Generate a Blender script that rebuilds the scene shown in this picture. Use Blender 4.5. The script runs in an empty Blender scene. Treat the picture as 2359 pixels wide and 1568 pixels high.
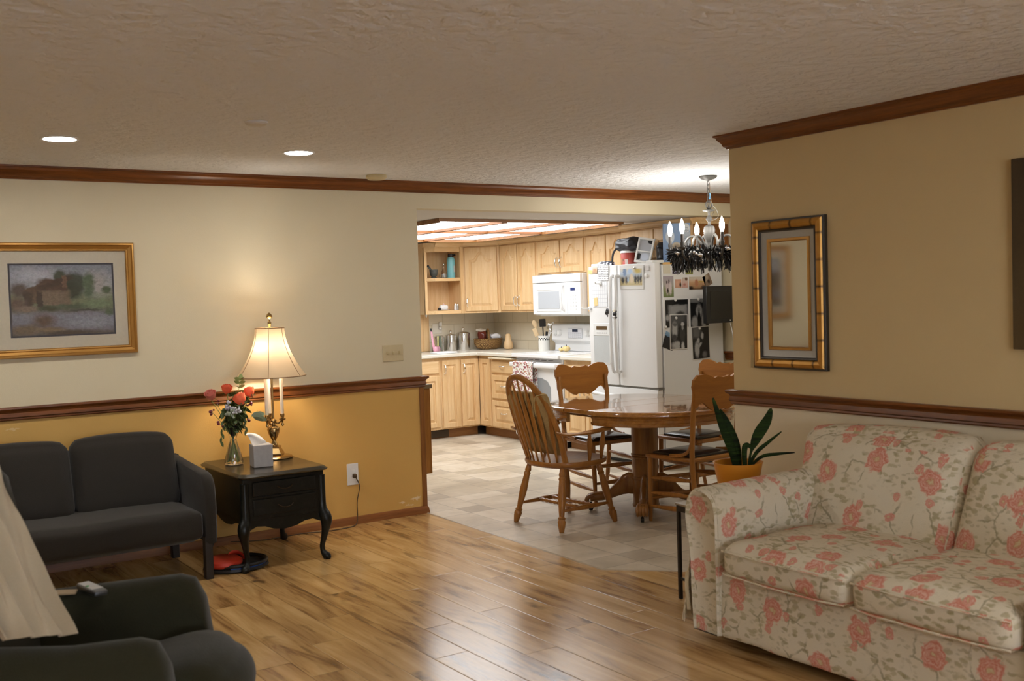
import bpy, bmesh, math, random
from math import sin, cos, pi, radians, sqrt
from mathutils import Vector, Matrix, noise as mnoise
random.seed(7)
C = bpy.context.scene.collection

# ---------------- camera, world, exposure ----------------
CAM = Vector((0, 0, 1.5)); FPX = 2441.4
yaw, pit, rol = radians(33.9498), radians(2.2851), radians(-1.7593)
_F = Vector((sin(yaw)*cos(pit), cos(yaw)*cos(pit), -sin(pit)))
_R = Vector((cos(yaw), -sin(yaw), 0)); _U = _R.cross(_F)
_r = _R*cos(rol)+_U*sin(rol); _u = -_R*sin(rol)+_U*cos(rol)
cd = bpy.data.cameras.new('camera'); cam = bpy.data.objects.new('camera', cd); C.objects.link(cam)
cam.matrix_world = Matrix(((_r.x, _u.x, -_F.x, CAM.x), (_r.y, _u.y, -_F.y, CAM.y), (_r.z, _u.z, -_F.z, CAM.z), (0, 0, 0, 1)))
cd.sensor_width = 36; cd.lens = FPX/2359*36; cd.clip_start = .05; cd.clip_end = 100
cd.dof.use_dof = True; cd.dof.focus_distance = 9.5; cd.dof.aperture_fstop = 4.5
S = bpy.context.scene; S.camera = cam
S.view_settings.view_transform = 'Standard'; S.view_settings.look = 'None'
S.view_settings.exposure = 1.3; S.view_settings.gamma = 1.0; S.view_settings.use_curve_mapping = False
w = bpy.data.worlds.new('night'); S.world = w; w.use_nodes = True
w.node_tree.nodes['Background'].inputs[0].default_value = (.05, .07, .12, 1); w.node_tree.nodes['Background'].inputs[1].default_value = .3
# strengths of the room's lamps and of the added fill light behind the camera
L_PANEL, L_DOWN, L_BULB, L_LAMP, L_FILL = 2.7, 62.0, 72.0, 2.2, 60.0

# ---------------- room numbers ----------------
ZC = 2.332; YW = 6.546; YW2 = 6.67; XE = 3.635; XR = 4.167; XR2 = 4.287; YR = 4.06
HB = 2.148; XK = 6.84; YB = 10.53; XL0 = -2.6; YBK = -2.8

# ---------------- node helpers ----------------
class NT:
    def __init__(s, name):
        s.m = bpy.data.materials.new(name); s.m.use_nodes = True; s.t = s.m.node_tree; s.t.nodes.clear()
        s.out = s.t.nodes.new('ShaderNodeOutputMaterial')
    def n(s, typ, ins=None, **at):
        nd = s.t.nodes.new('ShaderNode'+typ)
        for k, v in at.items(): setattr(nd, k, v)
        for k, v in (ins or {}).items(): s.set(nd.inputs[k], v)
        return nd
    def set(s, sock, v):
        if isinstance(v, bpy.types.NodeSocket): s.t.links.new(v, sock)
        elif isinstance(v, (tuple, list)) and sock.type == 'RGBA' and len(v) == 3: sock.default_value = (*v, 1)
        else: sock.default_value = v
    def math(s, op, a, b=0.0, c=None, clamp=False):
        nd = s.n('Math', {0: a, 1: b}, operation=op, use_clamp=clamp)
        if c is not None: s.set(nd.inputs[2], c)
        return nd.outputs[0]
    def mix(s, f, a, b, bt='MIX'):
        nd = s.n('Mix', data_type='RGBA', blend_type=bt); s.set(nd.inputs[0], f); s.set(nd.inputs[6], a); s.set(nd.inputs[7], b)
        return nd.outputs[2]
    def coord(s, kind='Object', scale=(1, 1, 1), loc=(0, 0, 0), rot=(0, 0, 0)):
        tc = s.n('TexCoord'); mp = s.n('Mapping', {0: tc.outputs[kind], 1: loc, 2: rot, 3: scale}); return mp.outputs[0]
    def geo(s, scale=(1, 1, 1), rot=(0, 0, 0), loc=(0, 0, 0)):
        g = s.n('NewGeometry'); mp = s.n('Mapping', {0: g.outputs['Position'], 1: loc, 2: rot, 3: scale}); return mp.outputs[0]
    def noise(s, v, sc, det=4, rough=.5, dist=0, out=0):
        return s.n('TexNoise', {'Vector': v, 'Scale': sc, 'Detail': det, 'Roughness': rough, 'Distortion': dist}).outputs[out]
    def vor(s, v, sc, rnd=1, feature='F1', out='Distance', metric='EUCLIDEAN', dim='3D'):
        nd = s.n('TexVoronoi', {'Vector': v, 'Scale': sc, 'Randomness': rnd}, feature=feature, voronoi_dimensions=dim)
        if feature != 'DISTANCE_TO_EDGE': nd.distance = metric
        return nd.outputs[out]
    def ramp(s, f, stops, interp='LINEAR'):
        nd = s.n('ValToRGB', {0: f}); cr = nd.color_ramp; cr.interpolation = interp
        while len(cr.elements) < len(stops): cr.elements.new(.5)
        for e, (p, c) in zip(cr.elements, stops):
            e.position = p; e.color = (*c, 1) if len(c) == 3 else c
        return nd.outputs[0]
    def bump(s, h, st=.2, d=.01):
        return s.n('Bump', {'Height': h, 'Strength': st, 'Distance': d}).outputs[0]
    def pbr(s, col, rough=.5, normal=None, metal=0, spec=.5, **kw):
        nd = s.n('BsdfPrincipled', {'Base Color': col, 'Roughness': rough, 'Metallic': metal, 'Specular IOR Level': spec})
        if normal is not None: s.set(nd.inputs['Normal'], normal)
        for k, v in kw.items(): s.set(nd.inputs[k.replace('_', ' ')], v)
        s.t.links.new(nd.outputs[0], s.out.inputs[0]); return s.m
def lin(h):
    h = h.lstrip('#'); o = []
    for i in (0, 2, 4):
        c = int(h[i:i+2], 16)/255; o.append(c/12.92 if c <= .04045 else ((c+.055)/1.055)**2.4)
    return tuple(o)
def plain(name, col, rough=.5, metal=0, bump=0, bs=80, var=.06, spec=.5, **kw):
    t = NT(name); v = t.coord(); nz = t.noise(v, bs, 3)
    c = t.mix(nz, tuple(x*(1-var) for x in col), tuple(min(1, x*(1+var)) for x in col))
    nm = t.bump(nz, bump, .004) if bump else None
    return t.pbr(c, rough, nm, metal, spec, **kw)
def wood(name, dark, light, scale=(18, 18, 1.5), rough=.35, kind='Object', coat=0, knots=0):
    t = NT(name); v = t.coord(kind, scale); n1 = t.noise(v, 1.2, 5, .6, .6)
    v2 = t.coord(kind, tuple(x*5 for x in scale)); n2 = t.noise(v2, 1.5, 3, .7)
    f = t.math('ADD', t.math('MULTIPLY', n1, .75), t.math('MULTIPLY', n2, .3))
    c = t.ramp(f, [(.3, dark), (.52, tuple((a+b)/2 for a, b in zip(dark, light))), (.72, light)])
    return t.pbr(c, rough, t.bump(n2, .08 if rough > .2 else .01, .002), Coat_Weight=1.0 if rough < .2 else coat, Coat_Roughness=.06)
def emis(name, col, st, ):
    t = NT(name); e = t.n('Emission', {0: (*col, 1), 1: st}); t.t.links.new(e.outputs[0], t.out.inputs[0]); return t.m
def glass(name, col=(1, 1, 1), rough=.02, ior=1.45):
    t = NT(name); return t.pbr(col, rough, Transmission_Weight=1.0, IOR=ior)
def pic(name, bg, blobs, kind='UV', nz=.15, ns=14, rough=.5, aspect=1.0, spec=.5, tx=0):
    """flat picture: soft ellipses (u,v,ru,rv,colour,soft[,angle]) painted one over another on a 0..1 UV"""
    t = NT(name); uv = t.coord('UV'); wob = t.noise(uv, ns, 4, .6, 0, 1)
    off = t.n('VectorMath', {0: wob, 1: (.5, .5, .5)}, operation='SUBTRACT').outputs[0]
    off = t.n('VectorMath', {0: off, 'Scale': nz}, operation='SCALE').outputs[0]
    uvw = t.n('VectorMath', {0: uv, 1: off}, operation='ADD').outputs[0]
    sx = t.n('SeparateXYZ', {0: uvw})
    c = bg if not isinstance(bg, list) else t.ramp(sx.outputs[1], bg)
    if not isinstance(c, bpy.types.NodeSocket): c = t.mix(0.0, c, c)
    for b in blobs:
        u, v, ru, rv, col, soft = b[:6]; ang = b[6] if len(b) > 6 else 0; sq = b[7] if len(b) > 7 else 0
        mp = t.n('Mapping', {0: uvw, 1: (u, v, 0), 2: (0, 0, ang), 3: (ru, rv, 1)}, vector_type='TEXTURE')
        if sq:
            sp = t.n('SeparateXYZ', {0: mp.outputs[0]}); d = t.math('MAXIMUM', t.math('ABSOLUTE', sp.outputs[0]), t.math('ABSOLUTE', sp.outputs[1]))
        else:
            fl = t.n('VectorMath', {0: mp.outputs[0], 1: (1, 1, 0)}, operation='MULTIPLY').outputs[0]
            d = t.n('VectorMath', {0: fl}, operation='LENGTH').outputs['Value']
        m = t.n('MapRange', {0: d, 1: 1-soft, 2: 1+soft*.3, 3: 1.0, 4: 0.0}).outputs[0]
        c = t.mix(m, c, col)
    if tx:
        n9 = t.noise(uv, 26, 5, .7, .6); c = t.mix(tx, c, t.mix(n9, (.02, .02, .02), (1, 1, 1)), 'OVERLAY')
        n8 = t.noise(uv, 9, 4, .6, .8, 1); c = t.mix(.10*tx, c, n8, 'OVERLAY')
    g = t.noise(uv, 60, 3); c = t.mix(.25, c, t.mix(g, (.1, .1, .1), (.9, .9, .9)), 'OVERLAY')
    return t.pbr(c, rough, spec=spec)

# ---------------- geometry helpers ----------------
class G:
    def __init__(s): s.v = []; s.f = []; s.mi = []; s.m = 0; s.M = Matrix.Identity(4)
    def add(s, vs, fs):
        b = len(s.v); s.v += [tuple(s.M @ Vector(p)) for p in vs]; s.f += [tuple(b+i for i in f) for f in fs]; s.mi += [s.m]*len(fs); return s
    def box(s, x0, x1, y0, y1, z0, z1):
        return s.add([(x0, y0, z0), (x1, y0, z0), (x1, y1, z0), (x0, y1, z0), (x0, y0, z1), (x1, y0, z1), (x1, y1, z1), (x0, y1, z1)],
                     [(0, 3, 2, 1), (4, 5, 6, 7), (0, 1, 5, 4), (1, 2, 6, 5), (2, 3, 7, 6), (3, 0, 4, 7)])
    def cbox(s, c, d): return s.box(c[0]-d[0]/2, c[0]+d[0]/2, c[1]-d[1]/2, c[1]+d[1]/2, c[2]-d[2]/2, c[2]+d[2]/2)
    def loft(s, loops, cap0=True, cap1=True, closed=True):
        n = len(loops[0]); vs = [p for l in loops for p in l]; fs = []
        for k in range(len(loops)-1):
            for i in range(n if closed else n-1):
                j = (i+1) % n; fs.append((k*n+i, k*n+j, (k+1)*n+j, (k+1)*n+i))
        if cap0: fs.append(tuple(range(n-1, -1, -1)))
        if cap1: fs.append(tuple((len(loops)-1)*n+i for i in range(n)))
        return s.add(vs, fs)
    def lathe(s, prof, seg=20, c=(0, 0, 0), sx=1, sy=1):
        loops = [[(c[0]+r*sx*cos(2*pi*i/seg), c[1]+r*sy*sin(2*pi*i/seg), c[2]+z) for i in range(seg)] for r, z in prof]
        return s.loft(loops, prof[0][0] > 1e-5 or True, True)
    def prism(s, poly, z0, z1):
        return s.loft([[(x, y, z0) for x, y in poly], [(x, y, z1) for x, y in poly]])
    def tube(s, pts, rad, seg=8, flat=1.0, cap=True, up=None):
        pts = [Vector(p) for p in pts]; n = len(pts)
        rad = rad if isinstance(rad, (list, tuple)) else [rad]*n
        loops = []; prev = None
        for i, p in enumerate(pts):
            d = (pts[min(i+1, n-1)]-pts[max(i-1, 0)]).normalized()
            if prev is None:
                a = Vector(up) if up else (Vector((0, 0, 1)) if abs(d.z) < .9 else Vector((1, 0, 0)))
                x = (a-d*a.dot(d)).normalized()
            else: x = (prev-d*prev.dot(d)).normalized()
            prev = x; y = d.cross(x)
            loops.append([tuple(p+x*rad[i]*cos(2*pi*k/seg)+y*rad[i]*flat*sin(2*pi*k/seg)) for k in range(seg)])
        return s.loft(loops, cap, cap)
    def rod(s, a, b, r0, r1=None, seg=8, flat=1.0):
        return s.tube([a, b], [r0, r0 if r1 is None else r1], seg, flat)
    def turned(s, a, b, prof, seg=12):
        """a turned spindle from a to b, prof [(t,r)]"""
        a = Vector(a); b = Vector(b); return s.tube([a+(b-a)*t for t, r in prof], [r for t, r in prof], seg)
    def sphere(s, c, r, n=12, m=8):
        if not isinstance(r, tuple): r = (r, r, r)
        loops = [[(c[0]+r[0]*sin(pi*k/m)*cos(2*pi*i/n), c[1]+r[1]*sin(pi*k/m)*sin(2*pi*i/n), c[2]-r[2]*cos(pi*k/m)) for i in range(n)] for k in range(m+1)]
        loops[0] = [(c[0]+1e-4*cos(2*pi*i/n), c[1]+1e-4*sin(2*pi*i/n), c[2]-r[2]) for i in range(n)]
        loops[-1] = [(c[0]+1e-4*cos(2*pi*i/n), c[1]+1e-4*sin(2*pi*i/n), c[2]+r[2]) for i in range(n)]
        return s.loft(loops)
    def grid(s, fn, nu, nv, thick=0):
        P = [[Vector(fn(i/nu, j/nv)) for j in range(nv+1)] for i in range(nu+1)]
        vs = [tuple(p) for r in P for p in r]; m = nv+1
        fs = [(i*m+j, (i+1)*m+j, (i+1)*m+j+1, i*m+j+1) for i in range(nu) for j in range(nv)]
        if thick:
            b = len(vs)
            for i in range(nu+1):
                for j in range(nv+1):
                    du = P[min(i+1, nu)][j]-P[max(i-1, 0)][j]; dv = P[i][min(j+1, nv)]-P[i][max(j-1, 0)]
                    n = du.cross(dv); n = n.normalized() if n.length > 1e-9 else Vector((0, 0, 1)); vs.append(tuple(P[i][j]-n*thick))
            fs += [tuple(b+k for k in reversed(f)) for f in fs[:]]
            rim = [(i, 0) for i in range(nu+1)]+[(nu, j) for j in range(1, nv+1)]+[(i, nv) for i in range(nu-1, -1, -1)]+[(0, j) for j in range(nv-1, 0, -1)]
            for k in range(len(rim)):
                a = rim[k][0]*m+rim[k][1]; c = rim[(k+1) % len(rim)]; c = c[0]*m+c[1]
                fs.append((c, a, a+b, c+b))
        return s.add(vs, fs)
    def rbox(s, c, d, r=.03, puff=(0, 0, 0), n=8, warp=None):
        """cushion: rounded box with bulging faces"""
        vs = []; fs = []; key = {}
        def pt(q):
            k = tuple(round(x, 5) for x in q)
            if k in key: return key[k]
            h = [x/2 for x in d]; p = Vector((q[0]*h[0], q[1]*h[1], q[2]*h[2]))
            inner = Vector([max(-(h[i]-r), min(h[i]-r, p[i])) for i in range(3)])
            o = p-inner
            if o.length > 1e-9: p = inner+o.normalized()*r
            for i in range(3):
                a, b = (i+1) % 3, (i+2) % 3
                p[i] += q[i]*puff[i]*(max(0, 1-abs(q[a])**2.5))**.6*(max(0, 1-abs(q[b])**2.5))**.6
            p = p+Vector(c)
            if warp: p = Vector(warp(p))
            vs.append(tuple(p)); key[k] = len(vs)-1; return key[k]
        def cs(k):
            t = -1+2*k/n; return math.copysign(abs(t)**.75, t) if t else 0
        for ax in range(3):
            for sg in (-1, 1):
                for i in range(n):
                    for j in range(n):
                        qs = []
                        for (u, v) in ((i, j), (i+1, j), (i+1, j+1), (i, j+1)):
                            q = [0, 0, 0]; q[ax] = sg; q[(ax+1) % 3] = cs(u); q[(ax+2) % 3] = cs(v); qs.append(pt(q))
                        fs.append(tuple(qs if sg > 0 else qs[::-1]))
        return s.add(vs, fs)
def xf(loc=(0, 0, 0), rz=0, ry=0, rx=0):
    return Matrix.Translation(Vector(loc)) @ Matrix.Rotation(rz, 4, 'Z') @ Matrix.Rotation(ry, 4, 'Y') @ Matrix.Rotation(rx, 4, 'X')
def spline(pts, n=6):
    P = [Vector(p) for p in pts]; out = []
    for i in range(len(P)-1):
        p0 = P[max(i-1, 0)]; p1 = P[i]; p2 = P[i+1]; p3 = P[min(i+2, len(P)-1)]
        for k in range(n):
            t = k/n; out.append(.5*((2*p1)+(p2-p0)*t+(2*p0-5*p1+4*p2-p3)*t*t+(3*p1-p0-3*p2+p3)*t**3))
    out.append(P[-1]); return [tuple(p) for p in out]
def obj(name, g, mat, parent=None, bevel=0, sub=0, flat=False, uv='cube', seg=2, ang=38, label=None):
    me = bpy.data.meshes.new(name); me.from_pydata(g.v, [], g.f)
    mats = mat if isinstance(mat, list) else [mat]
    for m in mats: me.materials.append(m)
    if len(mats) > 1: me.polygons.foreach_set('material_index', g.mi)
    bm = bmesh.new(); bm.from_mesh(me); bmesh.ops.recalc_face_normals(bm, faces=bm.faces); bm.to_mesh(me); bm.free()
    me.validate(); me.update()
    ul = me.uv_layers.new(name='UVMap')
    if uv == 'cube':
        for p in me.polygons:
            nx, ny, nz = abs(p.normal.x), abs(p.normal.y), abs(p.normal.z)
            for li in p.loop_indices:
                co = me.vertices[me.loops[li].vertex_index].co
                ul.data[li].uv = (co.y, co.z) if nx >= ny and nx >= nz else ((co.x, co.z) if ny >= nz else (co.x, co.y))
    else:  # 'xz' normalised to the bounding box
        a, b = {'x': 0, 'y': 1, 'z': 2}[uv[0]], {'x': 0, 'y': 1, 'z': 2}[uv[1]]
        A = [v.co[a] for v in me.vertices]; B = [v.co[b] for v in me.vertices]
        a0, a1, b0, b1 = min(A), max(A), min(B), max(B)
        for l in me.loops:
            co = me.vertices[l.vertex_index].co; ul.data[l.index].uv = ((co[a]-a0)/(a1-a0), (co[b]-b0)/(b1-b0))
    if not flat:
        me.polygons.foreach_set('use_smooth', [True]*len(me.polygons)); me.set_sharp_from_angle(angle=radians(ang))
    o = bpy.data.objects.new(name, me); C.objects.link(o)
    if parent: o.parent = parent
    if label: o['label'] = label
    if bevel:
        b = o.modifiers.new('bevel', 'BEVEL'); b.width = bevel; b.segments = seg; b.limit_method = 'ANGLE'; b.angle_limit = radians(40)
    if sub:
        b = o.modifiers.new('subdivision', 'SUBSURF'); b.levels = sub; b.render_levels = sub
    return o
def tag(o, label, cat, group=None):
    o['label'] = label; o['category'] = cat
    if group: o['group'] = group
    return o
def thing(name, label, cat, loc=(0, 0, 0), rz=0, group=None):
    o = bpy.data.objects.new(name, None); C.objects.link(o); o.location = loc; o.rotation_euler = (0, 0, rz); o.empty_display_size = .1
    return tag(o, label, cat, group)
def put(o, loc, rz=0, rx=0, ry=0):
    o.location = loc; o.rotation_euler = (rx, ry, rz); return o
def struct(name, g, mat, **k):
    o = obj(name, g, mat, **k); o['kind'] = 'structure'; return o
def dup(root, loc, rz, label=None, group=None):
    r = root.copy(); C.objects.link(r); r.location = loc; r.rotation_euler = (0, 0, rz)
    if label: r['label'] = label
    if group: r['group'] = group
    for ch in list(root.children):
        c = ch.copy(); C.objects.link(c); c.parent = r
        for gch in list(ch.children):
            d = gch.copy(); C.objects.link(d); d.parent = c
    return r
def text(name, body, size, mat, parent, loc, rot, ext=.0008, align='CENTER', label=None):
    cu = bpy.data.curves.new(name, 'FONT'); cu.body = body; cu.size = size; cu.extrude = ext; cu.align_x = align; cu.align_y = 'CENTER'
    tmp = bpy.data.objects.new(name, cu); C.objects.link(tmp)
    dg = bpy.context.evaluated_depsgraph_get(); me = bpy.data.meshes.new_from_object(tmp.evaluated_get(dg))
    bpy.data.objects.remove(tmp); bpy.data.curves.remove(cu)
    me.materials.clear(); me.materials.append(mat)
    o = bpy.data.objects.new(name, me); C.objects.link(o); o.parent = parent; o.location = loc; o.rotation_euler = rot
    if label: o['label'] = label
    return o
# ---------------- materials ----------------
def floor_wood():
    t = NT('laminate_floor'); v = t.geo()
    sp = t.n('SeparateXYZ', {0: v}); x, y = sp.outputs[0], sp.outputs[1]
    row = t.math('FLOOR', t.math('DIVIDE', x, .165)); rnd = t.n('TexWhiteNoise', {1: row}, noise_dimensions='1D').outputs[0]
    yy = t.math('DIVIDE', t.math('ADD', y, t.math('MULTIPLY', rnd, 1.2)), 1.2); col = t.math('FLOOR', yy)
    cell = t.n('CombineXYZ', {0: row, 1: col}).outputs[0]
    r2 = t.n('TexWhiteNoise', {0: cell}, noise_dimensions='2D')
    offs = t.n('VectorMath', {0: r2.outputs[1], 'Scale': 30}, operation='SCALE').outputs[0]
    vv = t.n('VectorMath', {0: v, 1: offs}, operation='ADD').outputs[0]
    m1 = t.n('Mapping', {0: vv, 3: (7, 1.0, 1)}).outputs[0]; g1 = t.noise(m1, 1.3, 5, .55, 1.0)
    m2 = t.n('Mapping', {0: vv, 3: (70, 3.5, 1)}).outputs[0]; g2 = t.noise(m2, 1, 3, .6)
    f = t.math('ADD', t.math('ADD', t.math('MULTIPLY', g1, .95), -.06), t.math('MULTIPLY', g2, .22)); f = t.math('ADD', f, t.math('MULTIPLY', t.math('SUBTRACT', r2.outputs[0], .5), .10))
    c = t.ramp(f, [(.24, lin('#573c20')), (.37, lin('#8a673d')), (.46, lin('#ad8756')), (.58, lin('#bf9963')), (.75, lin('#cfac78'))])
    # knots and dark cracks
    m3 = t.n('Mapping', {0: vv, 3: (3.2, 1.25, 1)}).outputs[0]
    m3 = t.n('VectorMath', {0: m3, 1: t.n('VectorMath', {0: t.noise(vv, 5, 3, .6, 0, 1), 'Scale': .55}, operation='SCALE').outputs[0]}, operation='ADD').outputs[0]
    k = t.vor(m3, 1.3, 1); kn = t.ramp(k, [(.03, (1, 1, 1)), (.16, (0, 0, 0))])
    mk = t.n('Mapping', {0: vv, 3: (14, 2.0, 1)}).outputs[0]; cr = t.ramp(t.noise(mk, 1.0, 3, .55, .8), [(.30, (1, 1, 1)), (.37, (0, 0, 0))])
    c = t.mix(t.math('MULTIPLY', kn, .72), c, lin('#2a1a0a')); c = t.mix(t.math('MULTIPLY', cr, .42), c, lin('#33200d'))
    fx = t.math('FRACT', t.math('DIVIDE', x, .165)); fy = t.math('FRACT', yy)
    ex = t.math('MINIMUM', fx, t.math('SUBTRACT', 1, fx)); ey = t.math('MULTIPLY', t.math('MINIMUM', fy, t.math('SUBTRACT', 1, fy)), 9.6)
    e = t.n('MapRange', {0: t.math('MINIMUM', ex, ey), 1: 0, 2: .022, 3: 1, 4: 0}).outputs[0]
    c = t.mix(t.math('MULTIPLY', e, .5), c, lin('#2c1c0c'))
    h = t.math('SUBTRACT', t.math('MULTIPLY', g2, .3), e)
    return t.pbr(c, t.math('ADD', .17, t.math('MULTIPLY', g1, .10)), t.bump(h, .22, .003), spec=.55)
def floor_tile():
    t = NT('vinyl_tile'); v = t.geo(loc=(.13, .07, 0))
    sp = t.n('SeparateXYZ', {0: v}); P = .60
    def cellmix():
        u = t.math('DIVIDE', sp.outputs[0], P); w = t.math('DIVIDE', sp.outputs[1], P)
        w = t.math('ADD', w, t.math('MULTIPLY', t.math('FLOOR', u), .333))
        return u, w
    u, w = cellmix(); fu = t.math('FRACT', u); fw = t.math('FRACT', w)
    iu = t.math('FLOOR', u); iw = t.math('FLOOR', w)
    A = .34
    # big tile below, small square and oblong filling the rest of the module
    su = t.math('GREATER_THAN', fu, 1-A); sw = t.math('GREATER_THAN', fw, 1-A)
    cu = t.math('ADD', iu, t.math('MULTIPLY', su, .37)); cw = t.math('ADD', iw, t.math('MULTIPLY', sw, .61))
    rn = t.n('TexWhiteNoise', {0: t.n('CombineXYZ', {0: cu, 1: cw}).outputs[0]}, noise_dimensions='2D')
    def edge(fv, sv):
        a = t.math('MINIMUM', fv, t.math('SUBTRACT', 1, fv)); b = t.math('ABSOLUTE', t.math('SUBTRACT', fv, 1-A)); return t.math('MINIMUM', a, b)
    e = t.math('MINIMUM', edge(fu, su), edge(fw, sw)); e = t.n('MapRange', {0: e, 1: .002, 2: .008, 3: 1, 4: 0}).outputs[0]
    n1 = t.noise(v, 3.2, 5, .65, .5); n2 = t.noise(v, 14, 4, .6)
    f = t.math('ADD', t.math('ADD', t.math('MULTIPLY', n1, .55), t.math('MULTIPLY', n2, .18)), t.math('ADD', t.math('MULTIPLY', rn.outputs[0], .18), .04))
    c = t.ramp(f, [(.25, lin('#978a78')), (.42, lin('#b4a792')), (.55, lin('#c9bca8')), (.7, lin('#d9cfbf'))])
    c = t.mix(t.math('MULTIPLY', t.math('MULTIPLY', su, sw), .45), c, lin('#8b7f70'))
    c = t.mix(t.math('MULTIPLY', e, .6), c, lin('#6e6353'))
    return t.pbr(c, t.math('ADD', .27, t.math('MULTIPLY', n2, .15)), t.bump(t.math('SUBTRACT', t.math('MULTIPLY', n2, .4), e), .25, .003), spec=.5)
def ceiling_mat():
    t = NT('textured_ceiling'); v = t.geo(); n = t.noise(v, 16, 4, .55, .3); r = t.ramp(n, [(.40, (0, 0, 0)), (.60, (1, 1, 1))]); n2 = t.noise(v, 60, 3)
    h = t.math('ADD', r, t.math('MULTIPLY', n2, .35))
    return t.pbr(t.mix(n2, (.76, .77, .79), (.82, .83, .85)), .9, t.bump(h, .6, .012), spec=.2)
def paint(name, col, marks=()):
    t = NT(name); v = t.geo(); n = t.noise(v, 160, 3); n2 = t.noise(v, 2.5, 2)
    c = t.mix(n2, tuple(x*.97 for x in col), tuple(x*1.03 for x in col))
    for (x, y, z, rx, ry, rz, cc, am) in marks:
        wb = t.n('VectorMath', {0: t.n('VectorMath', {0: t.noise(v, 45, 3, .6, 0, 1), 1: (.5, .5, .5)}, operation='SUBTRACT').outputs[0], 'Scale': .05}, operation='SCALE').outputs[0]
        p = t.n('VectorMath', {0: v, 1: wb}, operation='ADD').outputs[0]
        mp = t.n('Mapping', {0: p, 1: (x, y, z), 3: (rx, ry, rz)}, vector_type='TEXTURE')
        d = t.n('VectorMath', {0: mp.outputs[0]}, operation='LENGTH').outputs['Value']
        c = t.mix(t.n('MapRange', {0: d, 1: .6, 2: 1.0, 3: am, 4: 0}).outputs[0], c, cc)
    return t.pbr(c, .62, t.bump(n, .25, .002), spec=.3)
def floral():
    t = NT('rose_print_cotton'); uv = t.coord('UV')
    wob = t.n('VectorMath', {0: t.n('VectorMath', {0: t.noise(uv, 16, 4, .6, 0, 1), 1: (.5, .5, .5)}, operation='SUBTRACT').outputs[0], 'Scale': .045}, operation='SCALE').outputs[0]
    p = t.n('VectorMath', {0: uv, 1: wob}, operation='ADD').outputs[0]
    c = t.mix(t.noise(uv, 5, 3), lin('#cdc0a5'), lin('#dacfb8'))
    # leaves: two directions of stretched cells, kept in clumps by a low noise
    clump = t.noise(uv, 7, 2, .5)
    for ang, sc, th, col in ((.6, 15, .30, '#a1926c'), (-.8, 17, .28, '#afa27c'), (1.7, 14, .27, '#968a64'), (2.6, 22, .25, '#b5a98d')):
        m = t.n('Mapping', {0: p, 2: (0, 0, ang), 3: (1, 2.1, 1)}).outputs[0]; d = t.vor(m, sc, 1, dim='2D')
        k = t.n('MapRange', {0: d, 1: th, 2: th-.09, 3: 0, 4: .7}).outputs[0]
        on = t.n('MapRange', {0: t.noise(t.n('Mapping', {0: uv, 1: (ang*3, 1, 0)}).outputs[0], 6, 2), 1: .5, 2: .56, 3: 0, 4: 1}).outputs[0]
        c = t.mix(t.math('MULTIPLY', k, on), c, lin(col))
    # stems
    m = t.n('Mapping', {0: p, 3: (1, 1, 1)}).outputs[0]; d = t.vor(m, 9, 1, 'DISTANCE_TO_EDGE', dim='2D')
    k = t.math('MULTIPLY', t.n('MapRange', {0: d, 1: .02, 2: .045, 3: .7, 4: 0}).outputs[0], t.n('MapRange', {0: clump, 1: .48, 2: .55, 3: 0, 4: 1}).outputs[0])
    c = t.mix(k, c, lin('#8f8568'))
    def roses(sc, r, keep, c, off):
        q = t.n('Mapping', {0: p, 1: (off, off*.7, 0)}).outputs[0]
        nd = t.n('TexVoronoi', {'Vector': q, 'Scale': sc, 'Randomness': .72}, voronoi_dimensions='2D'); d = nd.outputs['Distance']
        rnd = t.n('SeparateColor', {0: nd.outputs['Color']}).outputs[0]
        pet = t.noise(q, sc*4.5, 4, .65, 1.6); dd = t.math('ADD', d, t.math('MULTIPLY', t.math('SUBTRACT', pet, .5), r*1.25))
        dn = t.math('DIVIDE', dd, r)
        rc = t.ramp(dn, [(0, lin('#cdbb92')), (.18, lin('#c9ab84')), (.28, lin('#c27661')), (.42, lin('#d7a592')), (.52, lin('#c46b56')), (.64, lin('#dbb09e')), (.78, lin('#c8745f')), (.95, lin('#d39a86'))])
        k = t.math('MULTIPLY', t.n('MapRange', {0: dn, 1: .93, 2: 1.05, 3: .92, 4: 0}).outputs[0], t.math('LESS_THAN', rnd, keep))
        return t.mix(k, c, rc)
    c = roses(12.5, .24, .32, c, 3.3); c = roses(4.5, .225, .8, c, 0)
    wv = t.noise(uv, 220, 2); fold = t.noise(uv, 6, 3, .5, .6)
    h = t.math('ADD', t.math('MULTIPLY', wv, .25), fold)
    return t.pbr(c, .9, t.bump(h, .35, .02), spec=.15)
def oak(name, a, b, axis, rough=.38, k=1.0):
    sc = [20*k]*3; sc['xyz'.index(axis)] = 1.6*k
    return wood(name, a, b, tuple(sc), rough)
M = {}
M['floor'] = floor_wood(); M['tile'] = floor_tile(); M['ceil'] = ceiling_mat()
M['kceil'] = paint('kitchen_ceiling_paint', lin('#d6d2cc'))
M['beige'] = paint('beige_wall_paint', lin('#d6caac'), [(4.167, 2.79, .77, .1, .05, .012, lin('#8d8458'), .6), (4.167, 2.88, .775, .1, .012, .012, lin('#8d8458'), .4)])
M['beige_r'] = paint('beige_wall_paint_dim_light', lin('#cdb485'), [(4.167, 2.79, .77, .1, .05, .012, lin('#8d8458'), .6), (4.167, 2.88, .775, .1, .012, .012, lin('#8d8458'), .4)])  # same beige paint; the right wall's dimmer, warmer light is put into the colour
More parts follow.
